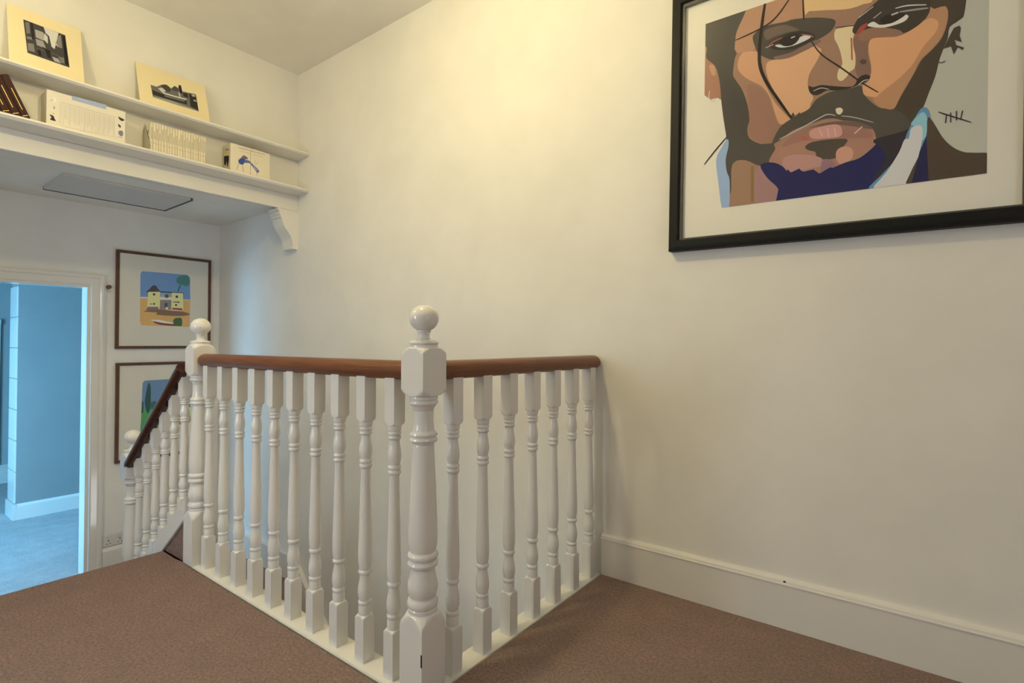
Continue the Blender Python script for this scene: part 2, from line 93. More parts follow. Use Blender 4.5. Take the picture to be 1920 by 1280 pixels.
  ((0.392,0.376,0.37),[(0.1976,0.1904),(0.2052,0.1885),(0.216,0.1864),(0.2277,0.1842),(0.2381,0.1822),(0.2474,0.1805),(0.2565,0.1787),(0.2644,0.1773),(0.2698,0.1767),(0.2695,0.1803),(0.2639,0.182),(0.256,0.184),(0.2467,0.1861),(0.2374,0.1881),(0.227,0.1899),(0.2153,0.1918),(0.2046,0.1933),(0.1971,0.194)]),
  ((0.58,0.58,0.626),[(0.1299,0.1949),(0.151,0.208),(0.1498,0.2103),(0.1287,0.1971)]),
  ((0.602,0.612,0.682),[(0.0889,0.2106),(0.1294,0.234),(0.1282,0.2363),(0.0877,0.213)]),
  ((0.637,0.646,0.701),[(0.1775,0.1877),(0.1955,0.1895),(0.1942,0.1942),(0.1762,0.1924)]),
  ((0.048,0.034,0.031),[(0.0224,0.2019),(0.0279,0.2005),(0.0357,0.1988),(0.0443,0.197),(0.0523,0.1952),(0.0601,0.1933),(0.0682,0.1914),(0.0754,0.1897),(0.0803,0.1887),(0.0802,0.1904),(0.0752,0.1919),(0.068,0.1939),(0.0599,0.196),(0.052,0.1979),(0.044,0.1997),(0.0354,0.2014),(0.0276,0.2028),(0.0222,0.2036)]),
  ((0.047,0.037,0.034),[(-0.0541,0.027),(-0.051,0.0264),(-0.0454,0.022),(-0.0389,0.0186),(-0.032,0.0188),(-0.0241,0.02),(-0.015,0.0196),(-0.0048,0.0164),(0.0067,0.0116),(0.0204,0.0064),(0.0386,-0.0003),(0.0587,-0.0073),(0.0746,-0.0098),(0.0826,-0.0043),(0.0866,0.0054),(0.0909,0.0134),(0.0973,0.0174),(0.1039,0.0195),(0.11,0.0197),(0.1159,0.0172),(0.1212,0.0126),(0.1237,0.0079),(0.1219,0.0032),(0.1172,-0.0017),(0.1114,-0.0055),(0.1053,-0.0076),(0.0981,-0.0086),(0.0884,-0.0097),(0.075,-0.0118),(0.0591,-0.0141),(0.0436,-0.0147),(0.0294,-0.0115),(0.0156,-0.0066),(0.003,-0.0037),(-0.0079,-0.0058),(-0.0176,-0.0102),(-0.0264,-0.0122),(-0.0347,-0.0101),(-0.042,-0.0057),(-0.0477,0.0003),(-0.0518,0.0095),(-0.0542,0.0201)]),
  ((0.098,0.09,0.08),[(-0.1116,-0.077),(-0.1012,-0.0724),(-0.0908,-0.0687),(-0.0805,-0.0649),(-0.0698,-0.0609),(-0.0592,-0.0567),(-0.05,-0.0515),(-0.0432,-0.0441),(-0.0377,-0.0356),(-0.0322,-0.0285),(-0.0267,-0.024),(-0.0212,-0.0209),(-0.0145,-0.0181),(-0.0066,-0.0151),(0.0025,-0.0124),(0.0148,-0.0109),(0.033,-0.0115),(0.0541,-0.0131),(0.0718,-0.0143),(0.084,-0.0135),(0.093,-0.0122),(0.0995,-0.014),(0.1024,-0.021),(0.103,-0.0311),(0.1053,-0.0418),(0.1113,-0.0527),(0.1191,-0.0642),(0.1274,-0.075),(0.1351,-0.0847),(0.1433,-0.0938),(0.1544,-0.1025),(0.171,-0.1097),(0.1902,-0.1165),(0.2064,-0.1269),(0.2188,-0.1442),(0.2284,-0.1651),(0.2323,-0.1832),(0.2295,-0.1977),(0.2211,-0.2095),(0.2075,-0.2155),(0.1855,-0.2129),(0.1578,-0.2042),(0.1343,-0.1934),(0.121,-0.1814),(0.1124,-0.1674),(0.1013,-0.1535),(0.0838,-0.1395),(0.0635,-0.1254),(0.0449,-0.114),(0.0306,-0.1063),(0.0182,-0.1015),(0.0043,-0.099),(-0.0127,-0.0994),(-0.0312,-0.1023),(-0.0493,-0.1056),(-0.0664,-0.1081),(-0.0831,-0.1109),(-0.0985,-0.1152),(-0.1122,-0.1225),(-0.1246,-0.1312),(-0.1363,-0.1387),(-0.1491,-0.1457),(-0.1612,-0.1514),(-0.1673,-0.15),(-0.1636,-0.1362),(-0.1539,-0.1154),(-0.1433,-0.098),(-0.1333,-0.0884),(-0.1224,-0.0822)]),
  ((0.092,0.084,0.077),[(-0.1117,-0.07),(-0.0994,-0.0519),(-0.0941,-0.0707),(-0.0806,-0.0565),(-0.0742,-0.0719),(-0.053,-0.0529),(-0.0377,-0.067),(-0.0738,-0.0999)]),
  ((0.445,0.249,0.203),[(-0.1648,-0.1864),(-0.1579,-0.1751),(-0.1489,-0.1636),(-0.136,-0.153),(-0.1175,-0.1437),(-0.0953,-0.1354),(-0.0734,-0.1278),(-0.0531,-0.1199),(-0.0331,-0.1127),(-0.0132,-0.1085),(0.0064,-0.1086),(0.0258,-0.1116),(0.045,-0.116),(0.0647,-0.1211),(0.0842,-0.1274),(0.1011,-0.1351),(0.1147,-0.1446),(0.1258,-0.1556),(0.134,-0.1674),(0.139,-0.1806),(0.1413,-0.1946),(0.1409,-0.2077),(0.1376,-0.2198),(0.1318,-0.2309),(0.1242,-0.24),(0.1149,-0.2459),(0.1039,-0.2497),(0.0916,-0.2533),(0.0785,-0.2569),(0.0641,-0.2603),(0.047,-0.2648),(0.0263,-0.2726),(0.0027,-0.2817),(-0.0227,-0.2861),(-0.0522,-0.2827),(-0.0837,-0.2743),(-0.1089,-0.2649),(-0.1218,-0.2551),(-0.1276,-0.2443),(-0.1349,-0.2348),(-0.1487,-0.2284),(-0.1641,-0.2234),(-0.1742,-0.2169),(-0.1754,-0.2077),(-0.1712,-0.1972)]),
  ((0.181,0.122,0.108),[(-0.0735,-0.1243),(-0.0621,-0.1204),(-0.0375,-0.1155),(-0.0132,-0.1126),(0.0065,-0.1125),(0.0258,-0.1142),(0.045,-0.1174),(0.0647,-0.1219),(0.0842,-0.1279),(0.1011,-0.1351),(0.1161,-0.1455),(0.1287,-0.157),(0.1339,-0.1642),(0.1288,-0.164),(0.1163,-0.1594),(0.1013,-0.1535),(0.0845,-0.1462),(0.0649,-0.1374),(0.0452,-0.1308),(0.026,-0.1282),(0.0067,-0.1279),(-0.013,-0.1276),(-0.0373,-0.1268),(-0.0621,-0.1261)]),
  ((0.382,0.198,0.178),[(-0.1358,-0.1672),(-0.1303,-0.1572),(-0.1149,-0.1425),(-0.0983,-0.1307),(-0.0845,-0.1242),(-0.0694,-0.1205),(-0.0491,-0.1194),(-0.0201,-0.1207),(0.0135,-0.1244),(0.0452,-0.1308),(0.0751,-0.1409),(0.1033,-0.1534),(0.1232,-0.165),(0.1323,-0.1759),(0.1336,-0.1862),(0.1289,-0.1922),(0.1165,-0.1913),(0.0979,-0.186),(0.0796,-0.1816),(0.0651,-0.1805),(0.0511,-0.1802),(0.0344,-0.1786),(0.012,-0.174),(-0.0133,-0.1681),(-0.0364,-0.1635),(-0.0543,-0.1616),(-0.0698,-0.1611),(-0.0853,-0.1615),(-0.1052,-0.1644),(-0.1254,-0.1681)]),
  ((0.67,0.372,0.364),[(-0.0477,-0.1301),(-0.0396,-0.1256),(-0.027,-0.1232),(-0.013,-0.1221),(0.0029,-0.1219),(0.0202,-0.123),(0.0337,-0.1261),(0.0415,-0.1322),(0.0457,-0.1402),(0.0477,-0.148),(0.0483,-0.1556),(0.0466,-0.163),(0.0411,-0.168),(0.0298,-0.1691),(0.0145,-0.1678),(-0.0006,-0.1657),(-0.0155,-0.164),(-0.0302,-0.1615),(-0.0413,-0.157),(-0.0475,-0.1487),(-0.0499,-0.1383)]),
  ((0.512,0.137,0.111),[(-0.0744,-0.1429),(-0.0684,-0.1439),(-0.0596,-0.147),(-0.0535,-0.1502),(-0.0521,-0.1532),(-0.0533,-0.1562),(-0.0558,-0.158),(-0.0602,-0.1581),(-0.066,-0.157),(-0.0706,-0.1549),(-0.0736,-0.1508),(-0.0754,-0.1458)]),
  ((0.834,0.586,0.653),[(-0.0198,-0.1299),(-0.0106,-0.1559),(-0.0086,-0.1553),(-0.0179,-0.1294)]),
  ((0.845,0.593,0.657),[(0.0037,-0.1316),(0.0088,-0.1625),(0.0109,-0.1626),(0.0058,-0.1316)]),
  ((0.85,0.601,0.662),[(0.0247,-0.135),(0.0286,-0.1641),(0.0306,-0.1642),(0.0268,-0.1351)]),
  ((0.783,0.665,0.677),[(0.083,-0.169),(0.1048,-0.1502),(0.1031,-0.1476),(0.0813,-0.1664)]),
  ((0.087,0.075,0.067),[(-0.0616,-0.1824),(-0.0578,-0.1772),(-0.0496,-0.172),(-0.0363,-0.1691),(-0.0143,-0.1693),(0.0124,-0.1717),(0.0343,-0.1746),(0.0489,-0.1771),(0.059,-0.1802),(0.064,-0.1849),(0.0617,-0.192),(0.0542,-0.2007),(0.0474,-0.2094),(0.0437,-0.2183),(0.0406,-0.2272),(0.0363,-0.234),(0.0299,-0.2378),(0.0223,-0.2396),(0.0132,-0.2396),(0.0013,-0.2379),(-0.012,-0.2344),(-0.0223,-0.2295),(-0.0265,-0.2221),(-0.0275,-0.2133),(-0.0298,-0.2061),(-0.0352,-0.2022),(-0.0418,-0.1999),(-0.048,-0.1969),(-0.0543,-0.1925),(-0.0601,-0.1874)]),
  ((0.693,0.384,0.31),[(0.0304,-0.2248),(0.032,-0.2171),(0.0355,-0.2109),(0.0405,-0.2067),(0.0474,-0.2046),(0.0557,-0.2044),(0.0631,-0.206),(0.0694,-0.2094),(0.0748,-0.2146),(0.0785,-0.221),(0.0801,-0.2294),(0.0799,-0.2391),(0.0777,-0.2473),(0.0726,-0.2532),(0.0655,-0.2576),(0.0582,-0.2602),(0.0512,-0.2612),(0.0441,-0.2604),(0.0383,-0.2565),(0.0341,-0.2475),(0.0312,-0.2354)]),
  ((0.546,0.315,0.308),[(-0.1313,-0.2142),(-0.1271,-0.2087),(-0.1201,-0.2048),(-0.1098,-0.2028),(-0.0952,-0.2028),(-0.0775,-0.2047),(-0.06,-0.2084),(-0.042,-0.2143),(-0.0243,-0.222),(-0.0116,-0.2301),(-0.0054,-0.2395),(-0.0042,-0.2495),(-0.0076,-0.2568),(-0.017,-0.2591),(-0.0312,-0.2588),(-0.0471,-0.2592),(-0.0655,-0.2628),(-0.0857,-0.267),(-0.1026,-0.2674),(-0.1139,-0.2611),(-0.1216,-0.2508),(-0.1271,-0.2405),(-0.131,-0.2311),(-0.1326,-0.2219)]),
  ((0.332,0.198,0.272),[(-0.0079,-0.2377),(-0.0005,-0.2353),(0.0095,-0.2379),(0.0179,-0.2426),(0.0242,-0.2492),(0.029,-0.2578),(0.0309,-0.2652),(0.0293,-0.2701),(0.0247,-0.2738),(0.0184,-0.2764),(0.0087,-0.2792),(-0.0029,-0.2809),(-0.0109,-0.278),(-0.0132,-0.2659),(-0.0118,-0.2493)]),
  ((0.383,0.24,0.174),[(-0.3014,-0.1984),(-0.2896,-0.1906),(-0.2731,-0.1935),(-0.2556,-0.1995),(-0.237,-0.2067),(-0.2174,-0.2169),(-0.2006,-0.2286),(-0.1887,-0.2422),(-0.1794,-0.2574),(-0.1701,-0.2715),(-0.1591,-0.2814),(-0.148,-0.2903),(-0.139,-0.3052),(-0.1265,-0.3342),(-0.12,-0.3557),(-0.3207,-0.3557),(-0.3221,-0.3533),(-0.3126,-0.3243),(-0.3035,-0.2938),(-0.3041,-0.2595),(-0.3052,-0.2236)]),
  ((0.414,0.246,0.268),[(-0.2208,-0.2337),(-0.2147,-0.2213),(-0.2046,-0.2254),(-0.1938,-0.2349),(-0.1827,-0.2485),(-0.1708,-0.2674),(-0.1601,-0.2839),(-0.1509,-0.2933),(-0.1428,-0.3006),(-0.1363,-0.3127),(-0.1285,-0.3365),(-0.1243,-0.3557),(-0.2176,-0.3557),(-0.222,-0.3369),(-0.2234,-0.2771)]),
  ((0.29,0.184,0.078),[(-0.2361,-0.2163),(-0.2342,-0.3486),(-0.2243,-0.3499),(-0.2263,-0.2181)]),
  ((0.01,0.014,0.126),[(-0.2041,-0.2186),(-0.1943,-0.2134),(-0.1771,-0.2139),(-0.161,-0.2172),(-0.1485,-0.2231),(-0.1369,-0.2317),(-0.1271,-0.2405),(-0.1204,-0.2502),(-0.1154,-0.2601),(-0.1089,-0.2663),(-0.0992,-0.2655),(-0.0881,-0.2611),(-0.0778,-0.2592),(-0.0695,-0.2631),(-0.0619,-0.2694),(-0.053,-0.2747),(-0.0417,-0.2781),(-0.0292,-0.2805),(-0.0168,-0.281),(-0.0052,-0.279),(0.0063,-0.2751),(0.0183,-0.271),(0.0313,-0.2667),(0.0448,-0.2621),(0.0582,-0.2582),(0.0713,-0.2562),(0.0843,-0.2548),(0.0971,-0.251),(0.1104,-0.243),(0.1235,-0.2326),(0.1347,-0.2226),(0.1415,-0.2133),(0.1465,-0.2043),(0.1556,-0.198),(0.1745,-0.1945),(0.1971,-0.1937),(0.2124,-0.1976),(0.2154,-0.2081),(0.2115,-0.2233),(0.2053,-0.2403),(0.1979,-0.2593),(0.1882,-0.2801),(0.1778,-0.2984),(0.1665,-0.3121),(0.1545,-0.3234),(0.1441,-0.3343),(0.1447,-0.3461),(0.1468,-0.3557),(-0.1506,-0.3557),(-0.147,-0.3396),(-0.1434,-0.3151),(-0.1543,-0.2985),(-0.1678,-0.2845),(-0.18,-0.2698),(-0.1915,-0.2513),(-0.2015,-0.2322)]),
  ((0.01,0.014,0.124),[(-0.1217,-0.2585),(-0.1142,-0.2499),(-0.1039,-0.263),(-0.0778,-0.2536),(-0.0684,-0.2678),(-0.035,-0.2641),(-0.0168,-0.2824),(0.0153,-0.2657),(0.0299,-0.2757),(0.0474,-0.3016),(-0.0709,-0.3091)]),
  ((0.031,0.026,0.047),[(0.1344,-0.1999),(0.1538,-0.195),(0.1834,-0.1924),(0.2072,-0.1902),(0.2205,-0.1857),(0.2288,-0.1815),(0.2323,-0.1832),(0.2299,-0.1945),(0.2229,-0.2118),(0.2153,-0.2297),(0.2088,-0.2468),(0.2016,-0.2646),(0.1931,-0.2822),(0.1819,-0.3003),(0.1693,-0.3184),(0.1573,-0.3333),(0.1456,-0.3447),(0.1347,-0.3527),(0.1283,-0.3544),(0.129,-0.3468),(0.1344,-0.3328),(0.1412,-0.3177),(0.1503,-0.3025),(0.1607,-0.2863),(0.167,-0.2709),(0.1665,-0.2565),(0.1618,-0.2428),(0.156,-0.2302),(0.1461,-0.2186),(0.1349,-0.2082)]),
  ((0.136,0.349,0.646),[(0.2544,-0.1293),(0.261,-0.1252),(0.2664,-0.1271),(0.271,-0.1322),(0.2747,-0.14),(0.2776,-0.151),(0.2791,-0.1631),(0.2791,-0.1757),(0.2778,-0.1896),(0.2747,-0.2052),(0.2689,-0.2215),(0.2613,-0.2395),(0.254,-0.2626),(0.2512,-0.2974),(0.2488,-0.3372),(0.2407,-0.3557),(0.1251,-0.3557),(0.1244,-0.3497),(0.139,-0.335),(0.1545,-0.3199),(0.1671,-0.3055),(0.1805,-0.2907),(0.1919,-0.2756),(0.2,-0.2603),(0.2061,-0.2446),(0.2118,-0.229),(0.2168,-0.2136),(0.2214,-0.1982),(0.2273,-0.1821),(0.2359,-0.1628),(0.2457,-0.1429)]),
  ((0.331,0.662,0.85),[(0.2312,-0.1736),(0.2318,-0.1673),(0.2364,-0.1605),(0.2419,-0.1543),(0.248,-0.1475),(0.2552,-0.1415),(0.2613,-0.1403),(0.2662,-0.1467),(0.2702,-0.1579),(0.2724,-0.1708),(0.2723,-0.186),(0.2706,-0.203),(0.2681,-0.216),(0.2647,-0.2238),(0.2607,-0.2276),(0.2575,-0.2261),(0.2569,-0.2162),(0.2572,-0.201),(0.2551,-0.1884),(0.2475,-0.182),(0.2374,-0.178)]),
  ((0.746,0.769,0.85),[(0.2323,-0.1832),(0.2396,-0.1792),(0.2489,-0.1782),(0.256,-0.1812),(0.2593,-0.1891),(0.2604,-0.2009),(0.2603,-0.2143),(0.2593,-0.2273),(0.257,-0.2419),(0.253,-0.2624),(0.2492,-0.2961),(0.2436,-0.3359),(0.2344,-0.3557),(0.1373,-0.3557),(0.1381,-0.3489),(0.1543,-0.3303),(0.1701,-0.3111),(0.1816,-0.2916),(0.1928,-0.2713),(0.2019,-0.2535),(0.2076,-0.2386),(0.2111,-0.226),(0.2146,-0.217),(0.2189,-0.2143),(0.2232,-0.2153),(0.2267,-0.2133),(0.2283,-0.2042),(0.2293,-0.1922)]),
  ((0.089,0.064,0.049),[(0.2722,-0.1584),(0.2777,-0.1624),(0.2851,-0.1771),(0.2919,-0.1919),(0.2967,-0.203),(0.3011,-0.2142),(0.3065,-0.2256),(0.3134,-0.2377),(0.3213,-0.2499),(0.3302,-0.2609),(0.3393,-0.27),(0.3492,-0.278),(0.3625,-0.2854),(0.3832,-0.2904),(0.4069,-0.2948),(0.4096,-0.2965),(0.4096,-0.3557),(0.2217,-0.3557),(0.2205,-0.3518),(0.2373,-0.3081),(0.2531,-0.2717),(0.2597,-0.2513),(0.2654,-0.2378),(0.2696,-0.2225),(0.2709,-0.1987),(0.2706,-0.1731)]),
  ((0.013,0.015,0.092),[(0.2352,-0.3557),(0.253,-0.2636),(0.2695,-0.2164),(0.2769,-0.3557)]),
  ((0.354,0.515,0.85),[(-0.3194,-0.0995),(-0.3257,-0.1046),(-0.3342,-0.1159),(-0.3422,-0.1287),(-0.3497,-0.1404),(-0.3567,-0.1535),(-0.3607,-0.1707),(-0.3601,-0.1925),(-0.3566,-0.2182),(-0.3521,-0.2483),(-0.3472,-0.2883),(-0.3414,-0.3325),(-0.3366,-0.3557),(-0.3103,-0.3557),(-0.3089,-0.3399),(-0.3086,-0.2953),(-0.3097,-0.2591),(-0.3126,-0.242),(-0.3168,-0.2333),(-0.3204,-0.2235),(-0.323,-0.2091),(-0.325,-0.1935),(-0.3254,-0.1774),(-0.3229,-0.1598),(-0.3188,-0.1418),(-0.3161,-0.1265),(-0.3156,-0.1137),(-0.3164,-0.1035)]),
  ((0.027,0.02,0.021),[(-0.2012,0.3645),(-0.2038,0.3491),(-0.2082,0.3192),(-0.2118,0.2895),(-0.2149,0.2593),(-0.2177,0.2271),(-0.2193,0.1953),(-0.2188,0.1669),(-0.2162,0.1438),(-0.2118,0.1245),(-0.2054,0.1059),(-0.1968,0.0851),(-0.1847,0.06),(-0.1699,0.0328),(-0.1548,0.0065),(-0.1419,-0.016),(-0.131,-0.0349),(-0.1209,-0.0517),(-0.1125,-0.0652),(-0.1064,-0.0745),(-0.1019,-0.0719),(-0.1069,-0.0619),(-0.1145,-0.048),(-0.1239,-0.031),(-0.1342,-0.0119),(-0.1468,0.0108),(-0.1614,0.037),(-0.1756,0.0637),(-0.187,0.0881),(-0.195,0.1079),(-0.2009,0.125),(-0.2049,0.1426),(-0.2075,0.164),(-0.2082,0.1914),(-0.2068,0.2226),(-0.2045,0.2547),(-0.202,0.2848),(-0.199,0.3145),(-0.1954,0.3445),(-0.1928,0.3645)]),
  ((0.028,0.021,0.022),[(-0.0785,0.3645),(-0.0737,0.2621),(-0.0693,0.2607),(-0.0741,0.3645)]),
  ((0.031,0.021,0.024),[(-0.1126,0.3613),(-0.1213,0.3507),(-0.1337,0.3348),(-0.1475,0.3182),(-0.1605,0.305),(-0.1714,0.2968),(-0.1816,0.2912),(-0.1932,0.2868),(-0.2079,0.2824),(-0.2293,0.2776),(-0.2557,0.2731),(-0.2809,0.2692),(-0.2984,0.2662),(-0.2972,0.263),(-0.2793,0.2652),(-0.2539,0.2686),(-0.2273,0.2727),(-0.2057,0.2773),(-0.1907,0.2817),(-0.1788,0.2861),(-0.1683,0.2921),(-0.1572,0.3006),(-0.1441,0.3142),(-0.1305,0.3313),(-0.1186,0.3476),(-0.1105,0.3589)]),
  ((0.031,0.022,0.023),[(-0.0495,0.1816),(-0.0447,0.1713),(-0.0377,0.1566),(-0.0287,0.1397),(-0.0179,0.1231),(-0.0047,0.1072),(0.0104,0.091),(0.0262,0.0748),(0.0413,0.0587),(0.0559,0.0423),(0.0705,0.0256),(0.0848,0.0095),(0.0983,-0.0052),(0.1118,-0.0188),(0.1253,-0.0317),(0.137,-0.0425),(0.1452,-0.0498),(0.1463,-0.0477),(0.1384,-0.0397),(0.127,-0.0286),(0.1137,-0.0155),(0.1004,-0.0018),(0.0872,0.0129),(0.0731,0.029),(0.0585,0.0459),(0.0439,0.0624),(0.0286,0.0786),(0.0129,0.0947),(-0.0021,0.1106),(-0.015,0.1259),(-0.0256,0.1417),(-0.0346,0.158),(-0.0419,0.1725),(-0.0473,0.1826)]),
  ((0.028,0.023,0.028),[(-0.3242,-0.09),(-0.3319,-0.0971),(-0.3426,-0.1077),(-0.3547,-0.1198),(-0.366,-0.1316),(-0.3771,-0.1439),(-0.3887,-0.1573),(-0.399,-0.1695),(-0.4059,-0.1782),(-0.4037,-0.1804),(-0.396,-0.1723),(-0.3854,-0.1605),(-0.3736,-0.1474),(-0.3625,-0.1352),(-0.3513,-0.1233),(-0.3395,-0.111),(-0.3291,-0.1001),(-0.3221,-0.0923)]),
  ((0.646,0.656,0.71),[(-0.1423,-0.139),(-0.1291,-0.1347),(-0.1103,-0.1284),(-0.0903,-0.1215),(-0.0729,-0.1154),(-0.059,-0.1101),(-0.0463,-0.105),(-0.0348,-0.1003),(-0.0246,-0.0964),(-0.0158,-0.0929),(-0.0084,-0.0898),(-0.0019,-0.0877),(0.0044,-0.087),(0.0111,-0.0882),(0.018,-0.0911),(0.0242,-0.0942),(0.0285,-0.0962),(0.0288,-0.0945),(0.0246,-0.0921),(0.0185,-0.0886),(0.0112,-0.0853),(0.0039,-0.0838),(-0.003,-0.0845),(-0.0098,-0.0866),(-0.0173,-0.0896),(-0.0261,-0.093),(-0.0363,-0.097),(-0.0478,-0.1017),(-0.0604,-0.1069),(-0.0743,-0.1123),(-0.0915,-0.1186),(-0.1115,-0.1257),(-0.1301,-0.1323),(-0.1431,-0.1371)]),
  ((0.591,0.587,0.613),[(0.0447,-0.1014),(0.0503,-0.1034),(0.0582,-0.106),(0.0678,-0.1094),(0.0785,-0.114),(0.0921,-0.1209),(0.1083,-0.1297),(0.1232,-0.138),(0.1335,-0.1435),(0.1338,-0.142),(0.1236,-0.136),(0.1087,-0.1275),(0.0926,-0.1185),(0.0789,-0.1115),(0.068,-0.1069),(0.0583,-0.1035),(0.0504,-0.1013),(0.0448,-0.0998)]),
  ((0.85,0.787,0.638),[(0.0284,-0.0731),(0.0317,-0.071),(0.0369,-0.0707),(0.0415,-0.0717),(0.045,-0.0745),(0.0479,-0.0787),(0.0491,-0.0829),(0.0479,-0.0874),(0.045,-0.0919),(0.0418,-0.0945),(0.0385,-0.0945),(0.0349,-0.0926),(0.032,-0.0895),(0.0297,-0.0843),(0.0281,-0.0779)]),
  ((0.657,0.667,0.716),[(-0.0384,0.0046),(-0.034,0.0054),(-0.0278,0.0069),(-0.021,0.008),(-0.0147,0.0079),(-0.0085,0.0059),(-0.0017,0.0024),(0.0044,-0.0011),(0.0087,-0.0033),(0.009,-0.0018),(0.0049,0.0009),(-0.0012,0.0047),(-0.0082,0.0084),(-0.015,0.0107),(-0.0217,0.0108),(-0.0287,0.0094),(-0.0348,0.0077),(-0.039,0.0064)]),
  ((0.71,0.719,0.746),[(0.0917,-0.0105),(0.0942,-0.0088),(0.0978,-0.0062),(0.1017,-0.0036),(0.1053,-0.0017),(0.1089,-0.0009),(0.1127,-0.0007),(0.1161,-0.0007),(0.1185,-0.0005),(0.1182,0.0012),(0.1157,0.0015),(0.1122,0.0018),(0.1081,0.0017),(0.1043,0.0009),(0.1004,-0.0012),(0.0965,-0.004),(0.093,-0.0069),(0.0907,-0.009)]),
  ((0.586,0.146,0.081),[(0.0676,0.1527),(0.0703,0.0788),(0.0743,0.0777),(0.0716,0.1515)]),
  ((0.136,0.084,0.067),[(0.094,0.0677),(0.0959,0.0699),(0.0993,0.0715),(0.1028,0.0716),(0.1065,0.0698),(0.1104,0.0666),(0.1127,0.0633),(0.1125,0.0599),(0.1108,0.0564),(0.1084,0.0542),(0.1054,0.054),(0.1017,0.0551),(0.0986,0.0571),(0.0962,0.0603),(0.0944,0.0644)]),
  ((0.091,0.07,0.054),[(0.3071,0.04),(0.319,0.0696),(0.3307,0.0958),(0.3436,0.0986),(0.3469,0.0903),(0.3439,0.0673),(0.3497,0.0463),(0.333,0.0589),(0.3369,0.042),(0.3544,0.0292),(0.3518,0.0216),(0.3406,0.0348),(0.3317,0.016),(0.3249,0.0422)]),
  ((0.088,0.068,0.053),[(0.2955,0.0031),(0.2969,0.0018),(0.2989,0.0),(0.3014,-0.0016),(0.304,-0.0025),(0.3066,-0.0021),(0.3091,-0.0009),(0.3113,0.0006),(0.3127,0.0017),(0.3118,0.0035),(0.3102,0.0029),(0.308,0.0019),(0.3056,0.0009),(0.3036,0.0006),(0.3017,0.0012),(0.2995,0.0025),(0.2975,0.0039),(0.2959,0.0048)]),
  ((0.09,0.07,0.054),[(0.3313,0.0214),(0.3395,0.0321),(0.3382,0.0338),(0.33,0.0232)]),
  ((0.038,0.027,0.042),[(0.2972,-0.1504),(0.3001,-0.1528),(0.3042,-0.1559),(0.3101,-0.16),(0.3184,-0.1654),(0.3313,-0.1737),(0.3477,-0.184),(0.3632,-0.1936),(0.3739,-0.2),(0.3744,-0.1977),(0.3639,-0.1906),(0.3485,-0.1805),(0.3322,-0.1699),(0.3193,-0.1616),(0.3111,-0.1562),(0.3052,-0.1524),(0.301,-0.1498),(0.2978,-0.148)]),
  ((0.037,0.027,0.042),[(0.3157,-0.1595),(0.3132,-0.1868),(0.3157,-0.1878),(0.3182,-0.1606)]),
  ((0.038,0.027,0.042),[(0.325,-0.1578),(0.3254,-0.188),(0.3279,-0.1886),(0.3275,-0.1584)]),
  ((0.038,0.027,0.042),[(0.3384,-0.1562),(0.3387,-0.1846),(0.3412,-0.1851),(0.3409,-0.1568)]),
  ((0.039,0.028,0.042),[(0.3526,-0.1582),(0.3479,-0.1852),(0.3503,-0.1865),(0.355,-0.1595)]),
  ((0.736,0.718,0.715),[(-0.3892,0.1002),(-0.3906,0.0955),(-0.3925,0.0886),(-0.3938,0.0808),(-0.3932,0.0735),(-0.3894,0.0668),(-0.3838,0.0606),(-0.378,0.0558),(-0.373,0.0532),(-0.3695,0.0551),(-0.3684,0.0595),(-0.368,0.0642),(-0.3678,0.0673),(-0.37,0.0682),(-0.3707,0.0653),(-0.3714,0.061),(-0.3725,0.0576),(-0.3734,0.057),(-0.3765,0.0589),(-0.3817,0.0632),(-0.3867,0.0687),(-0.3897,0.0738),(-0.3903,0.0797),(-0.3894,0.0871),(-0.3878,0.0941),(-0.387,0.0991)]),
 ],
 'villa': [
  ((0.173,0.351,0.69),[(1.4899,1.5269),(1.5024,1.5465),(1.6819,1.5499),(1.8232,1.5496),(1.8411,1.5307),(1.846,1.3487),(1.4905,1.3419)]),
  ((0.783,0.493,0.191),[(1.4906,1.3369),(1.8445,1.3433),(1.8451,1.1313),(1.8331,1.1215),(1.5017,1.126),(1.4905,1.1528)]),
  ((0.85,0.85,0.85),[(1.4905,1.3465),(1.5414,1.3478),(1.5415,1.3415),(1.4905,1.3403)]),
  ((0.072,0.067,0.079),[(1.5315,1.3866),(1.5337,1.3937),(1.5443,1.4039),(1.5543,1.4139),(1.5601,1.4231),(1.5652,1.4322),(1.5711,1.4389),(1.5788,1.443),(1.5873,1.4448),(1.5952,1.4429),(1.6017,1.4356),(1.6074,1.4246),(1.6128,1.4147),(1.6198,1.4074),(1.6265,1.4011),(1.6269,1.3959),(1.6177,1.3918),(1.6022,1.3888),(1.5854,1.3868),(1.5654,1.385),(1.5442,1.3843)]),
  ((0.052,0.061,0.082),[(1.6129,1.4008),(1.7929,1.4015),(1.7987,1.3785),(1.7874,1.392),(1.613,1.3929)]),
  ((0.85,0.85,0.428),[(1.5444,1.3895),(1.6252,1.3958),(1.6231,1.2624),(1.5356,1.2578)]),
  ((0.85,0.85,0.428),[(1.7087,1.395),(1.791,1.3964),(1.7942,1.2632),(1.7057,1.2627)]),
  ((0.399,0.459,0.509),[(1.6264,1.3859),(1.7087,1.3902),(1.709,1.3571),(1.6267,1.3541)]),
  ((0.85,0.85,0.753),[(1.6256,1.3552),(1.709,1.3579),(1.7092,1.3369),(1.6241,1.3329)]),
  ((0.302,0.277,0.276),[(1.6287,1.3324),(1.7057,1.3354),(1.7046,1.2587),(1.6242,1.2585)]),
  ((0.1,0.1,0.107),[(1.6584,1.3091),(1.6783,1.3103),(1.6787,1.2766),(1.6588,1.2755)]),
